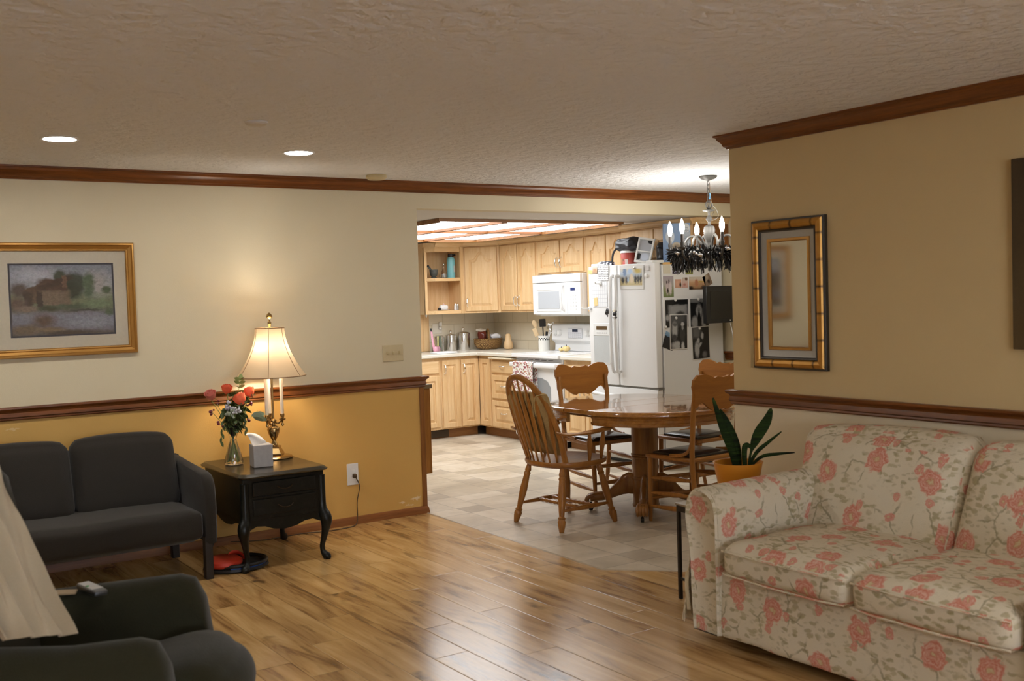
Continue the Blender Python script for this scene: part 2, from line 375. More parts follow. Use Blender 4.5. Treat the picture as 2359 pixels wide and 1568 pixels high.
M['gold'] = paint('ochre_wall_paint', lin('#cfa55c'), [(3.55, YW, .115, .045, .1, .012, lin('#e3d2ae'), .9), (3.44, YW, .10, .03, .1, .007, lin('#e3d2ae'), .8), (3.5, YW, .072, .05, .1, .005, lin('#dcc9a0'), .6), (.98, YW, .845, .05, .1, .006, lin('#e3cda0'), .5)])
M['trim'] = oak('dark_oak_trim_x', lin('#4a2308'), lin('#8f5424'), 'x', .3); M['trimy'] = oak('dark_oak_trim_y', lin('#4a2308'), lin('#8a5022'), 'y', .3)
M['base'] = oak('oak_baseboard', lin('#6b3d1a'), lin('#9a6232'), 'x', .4); M['trimz'] = oak('dark_oak_trim_z', lin('#6a3d14'), lin('#9b6630'), 'z', .4)
M['oakz'] = oak('honey_oak_z', lin('#d0a670'), lin('#e6c79a'), 'z', .36); M['oakx'] = oak('honey_oak_x', lin('#d0a670'), lin('#e6c79a'), 'x', .36)
M['toe'] = oak('toe_kick_oak', lin('#6e4520'), lin('#9c6c3a'), 'x', .5)
M['tab'] = oak('table_oak', lin('#83511f'), lin('#ba803a'), 'x', .14); M['tabz'] = oak('table_oak_z', lin('#714720'), lin('#a5743c'), 'z', .28)
M['chair'] = oak('chair_oak', lin('#80501f'), lin('#b57c3a'), 'z', .3); M['chairx'] = oak('chair_oak_x', lin('#80501f'), lin('#b57c3a'), 'x', .3)
M['crest'] = oak('pressed_back_oak', lin('#8d5620'), lin('#b0732c'), 'x', .33)
M['white'] = plain('white_enamel', (.76, .76, .755), .22, var=.01); M['whitep'] = plain('white_plastic', (.74, .74, .72), .35, var=.01)
M['counter'] = plain('cream_laminate', lin('#dcd6c8'), .3, var=.03, bs=200); M['chrome'] = plain('chrome', (.85, .83, .8), .12, 1, var=0)
M['steel'] = plain('brushed_steel', (.72, .71, .69), .2, 1, var=.03); M['dark'] = plain('black_plastic', (.012, .012, .013), .35)
M['blackmetal'] = plain('black_metal', (.012, .012, .014), .4); M['grey'] = plain('grey_window_glass', lin('#b9bdc2'), .15, var=.02)
M['ledge'] = plain('speckled_brown_laminate', lin('#7e6b4c'), .35, var=.3, bs=300)
M['glass'] = glass('clear_glass'); M['water'] = glass('water', (1, 1, .98), 0, 1.33)
M['almond'] = plain('almond_plastic', lin('#c9b98e'), .4, var=.01)
def backsplash():
    t = NT('backsplash_tile'); g = t.n('NewGeometry'); sp = t.n('SeparateXYZ', {0: g.outputs['Position']})
    v = t.n('CombineXYZ', {0: t.math('ADD', sp.outputs[0], sp.outputs[1]), 1: t.math('ADD', sp.outputs[2], -.02)}).outputs[0]
    br = t.n('TexBrick', {'Vector': v, 'Scale': 1, 'Mortar Size': .004, 'Brick Width': .3, 'Row Height': .2, 'Color1': (*lin('#e2dac6'), 1), 'Color2': (*lin('#dcd3bd'), 1), 'Mortar': (*lin('#bfb499'), 1)}, offset=.5)
    c = t.mix(t.math('MULTIPLY', t.noise(v, 9, 3), .5), br.outputs[0], lin('#c9bc9e'))
    return t.pbr(c, .35, t.bump(br.outputs[1], -.2, .003))
M['splash'] = backsplash()

# ---------------- setting ----------------
def quad(name, pts, m, **k):
    return struct(name, G().add(pts, [tuple(range(len(pts)))]), m, **k)
g = G(); P = [(XL0, YBK), (XR, YBK), (XR, 3.93), (3.592, 4.51), (3.635, YW+.01), (XL0, YW+.01)]
g.prism(P, -.1, 0); struct('floor', g, M['floor'], flat=True)
g = G(); P = [(3.592, 4.51), (XR, 3.93), (XR, 2.2), (XK, 2.2), (XK, YB), (1.9, YB), (1.9, YW+.01), (3.635, YW+.01)]
g.prism(P, -.1, 0); struct('floor_kitchen', g, M['tile'], flat=True)
# metal-free transition strip where laminate meets the vinyl tile
g = G(); g.tube([(3.635, YW, 0), (3.592, 4.51, 0), (4.2, 3.9, 0)], .010, 8, 1.0); g.v = [(x, y, max(0, z*.35)) for x, y, z in g.v]
struct('trim_7', g, plain('tan_transition_strip', lin('#a99880'), .4))
g = G().box(XL0, XK+.1, YBK, YW+.06, ZC, ZC+.1); struct('ceiling', g, M['ceil'], flat=True)
g = G().box(1.9, XK+.1, YW2, YB+.1, HB, HB+.1); struct('ceiling_kitchen', g, M['kceil'], flat=True)
ZR0, ZR1 = .895, .972
g = G(); g.box(XL0, XE, YW, YW2, ZR0+.03, ZC); g.m = 1; g.box(XL0, XE, YW, YW2, 0, ZR0+.03)
struct('wall_left', g, [M['beige'], M['gold']], flat=True)
g = G().box(XE, XK, YW, YW2, HB, ZC); struct('wall_header', g, M['beige'], flat=True)
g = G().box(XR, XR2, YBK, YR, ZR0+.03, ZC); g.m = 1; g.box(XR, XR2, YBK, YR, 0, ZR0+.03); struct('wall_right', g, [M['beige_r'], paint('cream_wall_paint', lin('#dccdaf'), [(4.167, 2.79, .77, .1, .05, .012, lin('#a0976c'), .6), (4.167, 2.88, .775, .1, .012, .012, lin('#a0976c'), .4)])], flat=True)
g = G().box(XK, XK+.1, 2.2, YB, 0, ZC); struct('wall_far_right', g, M['beige'], flat=True)
g = G().box(XR2, XK+.1, 2.1, 2.2, 0, ZC); struct('wall_dining', g, M['beige'], flat=True)
g = G().box(1.8, XK+.1, YB, YB+.1, 0, ZC); struct('wall_kitchen', g, M['kceil'], flat=True)
g = G().box(1.8, 1.9, YW2, YB, 0, ZC); struct('wall_kitchen_left', g, M['beige'], flat=True)
# wall behind the photographer; the window in it is added for fill light
g = G(); g.box(XL0, -.6, YBK-.1, YBK, 0, ZC); g.box(2.2, XR, YBK-.1, YBK, 0, ZC); g.box(-.6, 2.2, YBK-.1, YBK, 0, .75); g.box(-.6, 2.2, YBK-.1, YBK, 2.05, ZC)
struct('wall_back', g, M['beige'], flat=True)
g = G().box(XL0-.1, XL0, YBK, YW2, 0, ZC); struct('wall_side', g, M['beige'], flat=True)
wn = struct('window_added', G().box(-.6, -.55, YBK-.07, YBK-.01, .75, 2.05).box(2.15, 2.2, YBK-.07, YBK-.01, .75, 2.05).box(-.55, 2.15, YBK-.07, YBK-.01, .75, .8).box(-.55, 2.15, YBK-.07, YBK-.01, 2.0, 2.05).box(.78, .83, YBK-.07, YBK-.01, .8, 2.0), M['whitep'], flat=True)
obj('pane', G().box(-.55, 2.15, YBK-.05, YBK-.045, .8, 2.0), M['glass'], wn, flat=True)
ld = bpy.data.lights.new('back_fill_light', 'AREA'); ld.shape = 'RECTANGLE'; ld.size = 2.6; ld.size_y = 1.15; ld.energy = L_FILL; ld.color = (.80, .87, 1.0)  # cool fill from behind the camera, added; no such window is in view
lo = bpy.data.objects.new('back_fill_light', ld); C.objects.link(lo); lo.location = (.8, YBK-.12, 1.4); lo.rotation_euler = (radians(90), 0, 0)

# mouldings
def mould(g, prof, p0, p1, nrm, e0=0, e1=0):
    p0 = Vector(p0); p1 = Vector(p1); d = (p1-p0).normalized(); nrm = Vector(nrm)
    g.loft([[tuple(p0+nrm*o-d*o*e0+Vector((0, 0, z))) for o, z in prof], [tuple(p1+nrm*o+d*o*e1+Vector((0, 0, z))) for o, z in prof]])
crown = [(0, 0), (.010, 0), (.014, .010), (.022, .014), (.028, .030), (.040, .044), (.046, .050), (.050, .062), (.060, .066), (.060, .0745), (0, .0745)]
zc0 = ZC-.0745
g = G(); mould(g, crown, (XL0, YW, zc0), (XK, YW, zc0), (0, -1, 0)); struct('trim_1', g, M['trim'], ang=25)
g = G(); mould(g, crown, (XR, YBK, zc0), (XR, YR, zc0), (-1, 0, 0), 0, 1); mould(g, crown, (XR, YR, zc0), (XR2, YR, zc0), (0, 1, 0), 1, 0); struct('trim_2', g, M['trimy'], ang=25)
rail = [(0, 0), (.012, 0), (.016, .006), (.014, .014), (.022, .020), (.020, .030), (.017, .042), (.020, .052), (.030, .058), (.036, .066), (.036, .074), (.030, .077), (0, .077)]
g = G(); mould(g, rail, (XL0, YW, ZR0), (XE, YW, ZR0), (0, -1, 0), 0, 1); mould(g, rail, (XE, YW, ZR0), (XE, YW2, ZR0), (1, 0, 0), 1, 0); struct('trim_3', g, M['trim'], ang=25)
g = G(); mould(g, rail, (XR, YBK, ZR0), (XR, YR, ZR0), (-1, 0, 0), 0, 1); mould(g, rail, (XR, YR, ZR0), (XR2, YR, ZR0), (0, 1, 0), 1, 0); struct('trim_4', g, M['trimy'], ang=25)
g = G(); mould(g, rail, (XK, 2.2, ZR0), (XK, 6.75, ZR0), (-1, 0, 0)); struct('trim_5', g, M['trimy'], ang=25)
bb = [(0, 0), (.016, 0), (.016, .012), (.012, .04), (.008, .05), (0, .053)]
g = G(); mould(g, bb, (XL0, YW, 0), (XE, YW, 0), (0, -1, 0), 0, 1); mould(g, bb, (XE, YW, 0), (XE, YW2, 0), (1, 0, 0), 1, 0); struct('baseboard_left', g, M['base'], ang=25)
g = G(); mould(g, bb, (XR, YBK, 0), (XR, YR, 0), (-1, 0, 0), 0, 1); struct('baseboard_right', g, M['trimy'], ang=25)
g = G(); mould(g, bb, (XK, 2.2, 0), (XK, 6.6, 0), (-1, 0, 0)); struct('baseboard_dining', g, M['trimy'], ang=25)
# oak board capping the wall end below the rail
struct('trim_6', G().box(XE-.03, XE+.006, YW-.008, YW2+.006, .05, ZR0), M['trimz'], bevel=.003)
# window over the sink, only its right casing shows past the wall end
g = G(); g.box(5.80, 5.945, YB-.025, YB-.001, .925, HB-.03); g.box(5.865, 5.93, YB-.034, YB-.025, .925, HB-.03); g.box(4.9, 5.80, YB-.025, YB-.001, HB-.12, HB-.03); g.box(4.9, 4.98, YB-.025, YB-.001, 1.0, HB-.03); g.box(4.9, 5.80, YB-.03, YB-.001, .96, 1.0)
wk = struct('window_2', g, M['oakz'], bevel=.003)
obj('pane', G().box(4.98, 5.80, YB-.012, YB-.006, 1.0, HB-.12), plain('night_glass', (.02, .022, .03), .05), wk, flat=True)
struct('wall_backsplash', G().box(5.95, XK, YB-.01, YB+.001, .915, 1.36).box(XK-.01, XK+.001, 7.66, YB-.01, .915, 1.36), M['splash'], flat=True)
# ---------------- kitchen cabinets ----------------
def panel_front(x0, x1, z0, z1, arch=0.0, inset=.052, t=.020):
    """raised-panel door: slab, frame, groove and raised field, face at y=-t"""
    w, h = x1-x0, z1-z0; cx = (x0+x1)/2; n = 16
    def loop(ins, y, a):
        hw = w/2-ins; pts = [(cx-hw, y, z0+ins), (cx+hw, y, z0+ins)]
        for i in range(n+1):
            s = 1-2*i/n; q = min(1, max(0, (abs(s)-.08)/.60)); q = q*q*(3-2*q)
            pts.append((cx+hw*s, y, z1-ins-a*q))
        return pts
    g = G(); ly = [loop(0, 0, 0), loop(0, -t+.004, 0), loop(.004, -t, 0), loop(inset, -t, arch), loop(inset+.004, -t+.013, arch), loop(inset+.012, -t+.013, arch), loop(inset+.036, -t+.001, arch*.97)]
    if h < .2: ly = [loop(0, 0, 0), loop(0, -t+.006, 0), loop(.012, -t, 0)]
    return g.loft(ly)
def pull(vert=True, L=.10):
    pts = spline([(0, 0, -L/2), (0, -.018, -L/2+.004), (0, -.030, -L/4), (0, -.034, 0), (0, -.030, L/4), (0, -.018, L/2-.004), (0, 0, L/2)], 4)
    if not vert: pts = [(z, y, 0) for x, y, z in pts]
    g = G().tube(pts, [.0045+.002*abs(sin(i/len(pts)*pi)) for i in range(len(pts))], 8)
    for p in (pts[0], pts[-1]): g.sphere(p, .008, 8, 6)
    return g
_fc = {}
def cabinet(name, label, cat, loc, rz, w, d, z0, z1, fronts, group=None, toe=False, crownz=False, body=True):
    t = thing(name, label, cat, loc, rz, group)
    g = G().box(0, w, 0, d, z0, z1); obj('body', g, M['oakz'], t, bevel=.002)
    if toe: obj('toe_kick', G().box(0, w, .065, d, 0, z0), M['toe'], t)
    if crownz:
        g = G(); mould(g, [(0, 0), (.012, .004), (.016, .02), (.03, .036), (.034, .055), (0, .055)], (0, 0, z1), (w, 0, z1), (0, -1, 0)); g.box(0, w, 0, .03, z1, z1+.055); obj('crown', g, M['oakx'], t, ang=25)
    for kind, x0, x1, a, b, ar, hd in fronts:
        f = obj(kind, panel_front(x0, x1, a, b, ar), M['oakx' if kind == 'drawer' and b-a < .2 else 'oakz'], t, ang=25)
        if hd:
            if kind == 'door':
                hx = x0+.026 if hd[0] == 'l' else x1-.026; hz = a+.10 if hd[1] == 'b' else b-.10
                o = obj('handle', pull(), M['chrome'], f); o.location = (hx, -.019, hz)
            else:
                o = obj('handle', pull(False), M['chrome'], f); o.location = ((x0+x1)/2, -.019, (a+b)/2+.01)
    return t
R90 = -pi/2; YF = 9.93; XF = 6.235
CT0, CT1 = .88, .92; BT = .865
# back run, face at YF
cabinet('base_cabinet', 'oak base cabinet with drawer above door, leftmost seen past the wall end', 'cabinet', (5.18, YF, 0), 0, .56, .59, .10, CT0,
        [('door', .03, .275, .13, .685, 0, 'rt'), ('drawer', .03, .275, .71, .845, 0, 0), ('door', .30, .535, .13, .685, 0, 'lt'), ('drawer', .30, .535, .71, .845, 0, 0)], 'oak base cabinets', toe=True)
cabinet('base_cabinet', 'oak base cabinet with two full-height doors beside the inner corner', 'cabinet', (5.742, YF, 0), 0, .492, .59, .10, CT0,
        [('door', .012, .232, .115, .85, 0, 'lt'), ('door', .252, .478, .115, .85, 0, 'lt')], 'oak base cabinets', toe=True)
# right run, face at XF; local x grows towards the camera
cabinet('base_cabinet', 'narrow oak base cabinet with one slim door in the inner corner', 'cabinet', (XF, YF-.002, 0), R90, .252, .59, .10, CT0,
        [('door', .03, .242, .115, .85, 0, 0)], 'oak base cabinets', toe=True)
dr = cabinet('base_cabinet', 'oak base cabinet with three stacked drawers left of the range', 'cabinet', (XF, 9.676, 0), R90, .496, .59, .10, CT0,
        [('drawer', .02, .476, .70, .83, 0, 1), ('drawer', .02, .476, .425, .675, 0, 1), ('drawer', .02, .476, .115, .40, 0, 1)], 'oak base cabinets', toe=True)
tag(obj('cutting_board', G().rbox((6.25, 9.42, .862), (.16, .46, .022), .01, n=3), plain('pale_board', lin('#d8cbb0'), .5)), 'pale pull-out cutting board above the top drawer left of the range', 'cutting board')
cabinet('base_cabinet', 'oak base cabinet with drawer and two doors between range and refrigerator', 'cabinet', (XF, 8.358, 0), R90, .69, .59, .10, CT0,
        [('door', .03, .335, .13, .66, 0, 'rt'), ('door', .35, .665, .13, .66, 0, 'lt'), ('drawer', .03, .665, .69, .83, 0, 0)], 'oak base cabinets', toe=True)
# worktop
g = G(); g.prism([(4.6, 9.88), (6.18, 9.88), (6.18, 9.19), (XK-.012, 9.19), (XK-.012, YB-.012), (4.6, YB-.012)], CT0+.001, CT1)
tag(obj('worktop', g, M['counter'], bevel=.008), 'cream laminate worktop running round the kitchen corner', 'countertop')
g = G().box(6.18, XK-.012, 7.665, 8.345, CT0+.001, CT1)
tag(obj('worktop', g, M['counter'], bevel=.008), 'short cream laminate worktop between range and refrigerator', 'countertop')
tag(obj('floor_register', G().box(5.62, 5.85, YF+.052, YF+.064, .012, .088), plain('brown_register', lin('#3a2a18'), .5)), 'dark brown heating register in the toe kick under the left cabinets', 'vent')
# upper cabinets
UZ0, UZ1 = 1.345, 2.09
XU = 6.51; YU = 10.2
cabinet('wall_cabinet', 'tall oak wall cabinet with two arched doors left of the microwave', 'cabinet', (XU, 9.87, 0), R90, .728, .325, UZ0, UZ1,
        [('door', .03, .355, UZ0+.022, UZ1-.01, .085, 'rb'), ('door', .372, .700, UZ0+.022, UZ1-.01, .085, 'lb')], 'oak wall cabinets', crownz=True)
cabinet('wall_cabinet', 'short oak wall cabinet with two arched doors above the microwave', 'cabinet', (XU, 9.14, 0), R90, .83, .325, 1.735, UZ1,
        [('door', .03, .405, 1.75, UZ1-.01, .075, 'rb'), ('door', .425, .80, 1.75, UZ1-.01, .075, 'lb')], 'oak wall cabinets', crownz=True)
cabinet('wall_cabinet', 'tall oak wall cabinet with two arched doors between microwave and refrigerator', 'cabinet', (XU, 8.308, 0), R90, .65, .325, UZ0, UZ1,
        [('door', .03, .315, UZ0+.022, UZ1-.01, .085, 0), ('door', .335, .63, UZ0+.022, UZ1-.01, .085, 0)], 'oak wall cabinets', crownz=True)
t = cabinet('wall_cabinet', 'short deep oak wall cabinet above the white refrigerator', 'cabinet', (6.42, 7.656, 0), R90, .96, .415, 1.83, UZ1,
        [('door', .02, .46, 1.84, UZ1-.01, .05, 'rb'), ('door', .475, .94, 1.84, UZ1-.01, .05, 'lb')], 'oak wall cabinets', crownz=True)
g = G(); mould(g, [(0, 0), (.012, .004), (.016, .02), (.03, .036), (.034, .055), (0, .055)], (.96, 0, UZ1), (.96, .415, UZ1), (1, 0, 0)); obj('crown', g, M['oakx'], t, ang=25)
obj('side_panel', G().box(.96, .968, 0, .415, 1.83, UZ1).box(.968, .974, .12, .135, 1.83, UZ1), M['trimz'], t)  # dark oak here puts the side's shade into its colour
# diagonal corner wall cabinet
t = thing('wall_cabinet', 'diagonal corner oak wall cabinet with a single arched door', 'cabinet', (6.235, YU, 0), 0, 'oak wall cabinets')
g = G().prism([(0, 0), (.272, -.33+.002), (.60, -.33+.002), (.60, .325), (0, .325)], UZ0, UZ1); obj('body', g, M['oakz'], t)
a = math.atan2(-.328, .272); L = sqrt(.328**2+.272**2)
f = obj('door', panel_front(.025, L-.025, UZ0+.022, UZ1-.01, .085), M['oakz'], t, ang=25); f.rotation_euler = (0, 0, a)
o = obj('handle', pull(), M['chrome'], f); o.location = (.05, -.019, UZ0+.12)
g = G(); mould(g, [(0, 0), (.012, .004), (.016, .02), (.03, .036), (.034, .055), (0, .055)], (0, 0, UZ1), (L, 0, UZ1), (0, -1, 0)); o = obj('crown', g, M['oakx'], t, ang=25); o.rotation_euler = (0, 0, a)
obj('top_filler', G().prism([(0, 0), (.272, -.328), (.60, -.328), (.60, .325), (0, .325)], UZ1, UZ1+.05), M['oakx'], t)
# open end shelf unit
t = thing('open_shelf_unit', 'open oak corner shelf unit at the left end of the wall cabinets', 'shelf', (5.785, YU, 0), 0)
obj('side_panel', G().box(.432, .448, 0, .322, UZ0, UZ1), M['oakz'], t); obj('side_panel', G().box(0, .016, .10, .322, UZ0, UZ1), M['oakz'], t)
obj('back_panel', G().box(.016, .432, .310, .322, UZ0, UZ1), M['oakz'], t)
sh = [(.003, .10), (.085, .002), (.430, .002), (.430, .309), (.003, .309)]
for z0, z1 in ((UZ0, UZ0+.04), (1.712, 1.748)): obj('shelf', G().prism(sh, z0, z1), M['oakx'], t, bevel=.003)
obj('face_rail', G().prism([(0, .10), (.085, 0), (.448, 0), (.448, .03), (.09, .03), (.02, .115)], UZ1-.055, UZ1), M['oakx'], t)
obj('face_stile', G().box(.405, .448, -.012, .01, UZ0, UZ1), M['oakz'], t); obj('face_stile', G().box(0, .03, .085, .11, UZ0, UZ1), M['oakz'], t)
g = G(); mould(g, [(0, 0), (.012, .004), (.016, .02), (.03, .036), (.034, .055), (0, .055)], (.085, 0, UZ1), (.45, 0, UZ1), (0, -1, 0)); g.prism(sh, UZ1, UZ1+.05); obj('crown', g, M['oakx'], t, ang=25)
# wall-hung counter just past the end of the left wall
t = thing('side_counter', 'narrow oak counter with speckled brown top just behind the wall end', 'counter', (3.2, 6.70, 0))
obj('top', G().box(0, .60, 0, .5, .865, .895), M['ledge'], t, bevel=.003); obj('panel', G().box(0, .585, .01, .45, .245, .865), M['chair'], t, bevel=.002)

# ---------------- ceiling light box ----------------
t = thing('ceiling_light_box', 'large kitchen fluorescent ceiling light with six panels in oak framing', 'ceiling light', (4.256, 7.285, HB))
X3 = [0, .61, 1.22, 1.83]; Y2 = [0, 1.2, 2.41]
em = emis('light_panel', (.97, .985, 1.0), L_PANEL)
for i in range(3):
    for j in range(2):
        obj('diffuser', G().box(X3[i]+.012, X3[i+1]-.012, Y2[j]+.012, Y2[j+1]-.012, -.008, -.003), em, t, flat=True)
obj('frame', G().box(-.03, 1.86, -.03, 0, -.024, -.001).box(-.03, 1.86, 2.41, 2.44, -.034, -.001).box(-.03, 0, 0, 2.41, -.034, -.001).box(1.83, 1.86, 0, 2.41, -.034, -.001), M['toe'], t, flat=True)
g = G()
for x in X3[1:3]: g.box(x-.025, x+.03, 0, 2.41, -.030, -.001)
g.box(0, 1.83, Y2[1]-.025, Y2[1]+.03, -.030, -.001); obj('divider', g, M['base'], t, flat=True)

# ---------------- microwave ----------------
t = thing('microwave', 'white over-the-range microwave under the wall cabinets', 'microwave', (6.43, 9.135, 1.312), R90)
obj('body', G().box(0, .82, .03, .40, 0, .418), M['white'], t, bevel=.006)
obj('vent_panel', G().box(.002, .818, 0, .03, .335, .415), M['white'], t, bevel=.004)
d = obj('door', G().box(.002, .60, 0, .03, .008, .330), M['white'], t, bevel=.006)
obj('window', G().box(.10, .47, -.003, .002, .065, .245), M['grey'], d, bevel=.003)
g = G(); rr = .012
for a0, a1, b0, b1 in ((.075, .495, .04, .052), (.075, .495, .258, .27), (.075, .087, .052, .258), (.483, .495, .052, .258)): g.box(a0, a1, -.004, .001, b0, b1)
obj('window_frame', g, M['whitep'], d, bevel=.002)
obj('handle', G().tube(spline([(.545, 0, .05), (.55, -.03, .07), (.553, -.045, .17), (.55, -.03, .28), (.545, 0, .30)], 5), .012, 10, .8), M['white'], t)
cp = obj('control_panel', G().box(.605, .818, 0, .03, .008, .330), M['white'], t, bevel=.004)
obj('display', G().box(.66, .73, -.003, .001, .245, .275), plain('blue_display', lin('#2b3a6e'), .2), cp)
g = G()
for i in range(3):
    for j in range(5): g.box(.645+i*.04, .668+i*.04, -.0025, .001, .05+j*.034, .066+j*.034)
obj('buttons', g, plain('pale_button', (.62, .62, .62), .5), cp)
obj('light_cover', G().box(.05, .78, .06, .36, -.012, 0), M['whitep'], t)

# ---------------- range ----------------
t = thing('kitchen_range', 'white electric kitchen range with back control panel', 'stove', (6.195, 9.178, 0), R90)
obj('body', G().box(0, .81, .03, .60, .06, .885), M['white'], t, bevel=.004)
obj('base', G().box(.02, .79, .08, .58, 0, .06), M['dark'], t)
obj('cooktop', G().box(-.002, .812, -.03, .62, .886, .928), M['white'], t, bevel=.008)
g = G()
for (x, y, r) in ((.2, .15, .11), (.6, .15, .09), (.2, .42, .09), (.6, .42, .11)): g.tube([(x+r*cos(2*pi*i/32), y+r*sin(2*pi*i/32), .9283) for i in range(33)], .0012, 5)
obj('burner_ring', g, plain('burner_mark', (.62, .62, .63), .3), t)
d = obj('oven_door', G().box(.01, .80, -.02, .03, .27, .845), M['white'], t, bevel=.01)
# dark window with arched top corners
wp = [(.13, .36), (.67, .36), (.67, .60), (.62, .66), (.52, .69), (.28, .69), (.18, .66), (.13, .60)]
obj('oven_window', G().loft([[(x, -.018, z) for x, z in wp], [(x, -.023, z) for x, z in wp]]), plain('oven_glass', lin('#8f9396'), .15), d)
obj('oven_handle', G().rbox((.405, -.052, .815), (.80, .035, .055), .016, n=4).box(.03, .07, -.04, 0, .80, .83).box(.74, .78, -.04, 0, .80, .83), M['white'], t)
g = G()
for i in range(6): g.box(.08+i*.115, .15+i*.115, -.0315, -.02, .868, .873)
obj('vent_slots', g, M['dark'], t)
obj('drawer', G().box(.01, .80, -.01, .03, .075, .255), M['white'], t, bevel=.008)
# sloped back guard
pf = [(.50, .93), (.535, .93), (.54, 1.0), (.515, 1.03), (.495, 1.04), (.500, 1.20), (.53, 1.215), (.60, 1.2), (.60, .93)]
obj('back_guard', G().loft([[(.0, y, z) for y, z in pf], [(.81, y, z) for y, z in pf]]), M['white'], t, bevel=.01)
for i, x in enumerate((.075, .155, .63, .71)): obj('knob', G().tube([(x, .497, 1.12), (x, .475, 1.12), (x, .466, 1.12)], [.03, .028, .022], 18), M['whitep'], t)
cp = obj('clock_panel', G().box(.30, .54, .486, .5, 1.065, 1.165), plain('panel_grey', (.66, .67, .70), .4), t, bevel=.004)
obj('display', G().box(.385, .475, .483, .487, 1.13, 1.158), plain('dark_display', (.03, .04, .07), .2), cp)
g = G()
for i in range(7):
    for j in range(3): g.box(.312+i*.032, .33+i*.032, .484, .487, 1.072+j*.02, 1.084+j*.02)
obj('buttons', g, plain('button_grey', (.5, .5, .53), .5), cp)
# towel over the oven handle
def towel_mat():
    t = NT('leaf_print_towel'); uv = t.coord('UV'); wob = t.n('VectorMath', {0: t.noise(uv, 30, 3, .6, 0, 1), 'Scale': .03}, operation='SCALE').outputs[0]
    p = t.n('VectorMath', {0: uv, 1: wob}, operation='ADD').outputs[0]; c = t.mix(0.0, (.78, .76, .72), (.78, .76, .72))
    for sc, th, rot in ((18, .33, .4), (26, .28, -.9), (22, .25, 2)):
        nd = t.n('TexVoronoi', {'Vector': t.n('Mapping', {0: p, 2: (0, 0, rot), 3: (1, 1.5, 1)}).outputs[0], 'Scale': sc}, voronoi_dimensions='2D')
        k = t.n('MapRange', {0: nd.outputs['Distance'], 1: th, 2: th-.08, 3: 0, 4: .85}).outputs[0]
        cc = t.ramp(t.n('SeparateColor', {0: nd.outputs['Color']}).outputs[0], [(0, lin('#9a5a5c')), (.35, lin('#b46b50')), (.6, lin('#a8996f')), (.8, lin('#8d4450'))], 'CONSTANT'); c = t.mix(k, c, cc)
    return t.pbr(c, .9, spec=.1)
def tw(u, v):
    x = .09+u*.36; wv = .006*sin(u*14)+.004*sin(u*31+2)
    s = v*.95
    if s < .40: y = -.078-wv*(1-s); z = .44+s-0
    elif s < .47: a = (s-.40)/.07*pi; y = -.052-.028*cos(a)-wv*.3; z = .84+.012*sin(a)
    else: y = -.025+wv*.2; z = .84-(s-.47)
    if s < .40: z = .45+s*.975-.03*u
    return (x, y, max(z, .5) if s > .47 else z)
o = obj('dish_towel', G().grid(tw, 28, 40, .003), towel_mat()); o.location = (6.195, 9.178, 0); o.rotation_euler = (0, 0, R90)
tag(o, 'white dish towel with red and brown leaf print hanging on the oven handle', 'towel')

# ---------------- refrigerator ----------------
FX, FY0, FY1 = 6.0, 6.73, 7.64      # front plane, right and left ends
t = fr = thing('refrigerator', 'white french-door refrigerator covered in photos and notes', 'refrigerator', (FX, FY1, 0), R90)
W = .91
obj('body', G().box(.005, W-.005, .085, .79, .03, 1.745), M['white'], t, bevel=.006)
obj('base_grille', G().box(.03, W-.03, .1, .7, 0, .03), M['dark'], t)
def frdoor(x0, x1): return G().rbox(((x0+x1)/2, .035, (.70+1.765)/2), (x1-x0, .07, 1.065), .014, (0, .006, 0), 6)
dl = obj('door', frdoor(.002, .405), M['white'], t); dr_ = obj('door', frdoor(.411, W-.002), M['white'], t)
obj('freezer_drawer', G().rbox((W/2, .035, .385), (W-.004, .07, .60), .014, (0, .006, 0), 6), M['white'], t)
obj('door_gap', G().box(.02, W-.002, .012, .08, .682, .702), plain('gap_grey', lin('#6f6d66'), .6), t)
for x, dd in ((.382, dl), (.445, dr_)):
    obj('handle', G().tube(spline([(x, -.005, 1.66), (x, -.045, 1.655), (x+(.012 if x > .4 else -.0), -.055, 1.5), (x, -.062, 1.25), (x, -.055, .98), (x, -.045, .835), (x, -.005, .83)], 6), .016, 10, .75), M['white'], dd)
obj('freezer_handle', G().tube(spline([(.05, -.005, .62), (.07, -.045, .625), (.3, -.058, .613), (.6, -.058, .613), (.84, -.045, .625), (.86, -.005, .62)], 6), .016, 10, .8), M['white'], t)
for x in (.08, W-.08): obj('hinge_cover', G().box(x-.045, x+.045, .01, .14, 1.76, 1.785), M['whitep'], t, bevel=.006)
dp = obj('dispenser', G().box(.068, .30, -.009, .0, 1.138, 1.25), M['whitep'], t, bevel=.003)
obj('display', G().box(.115, .265, -.011, -.008, 1.192, 1.224), plain('amber_display', lin('#5a4325'), .3), dp)
g = G()
for i in range(6): g.box(.115+i*.027, .13+i*.027, -.0105, -.008, 1.158, 1.168)
obj('buttons', g, plain('button_grey_2', (.5, .5, .5), .5), dp)
g = G(); g.box(.068, .30, -.008, .0, .888, .897); g.box(.068, .074, -.008, 0, .897, 1.138); g.box(.294, .30, -.008, 0, .897, 1.138)
obj('dispenser_frame', g, M['whitep'], t)
obj('dispenser_recess', G().box(.074, .294, -.0075, -.002, .897, 1.138), plain('recess_grey', (.52, .54, .54), .4), t)
obj('brand_badge', G().box(.80, .845, -.010, -.004, 1.70, 1.74), plain('badge_grey', (.6, .58, .57), .4), t)

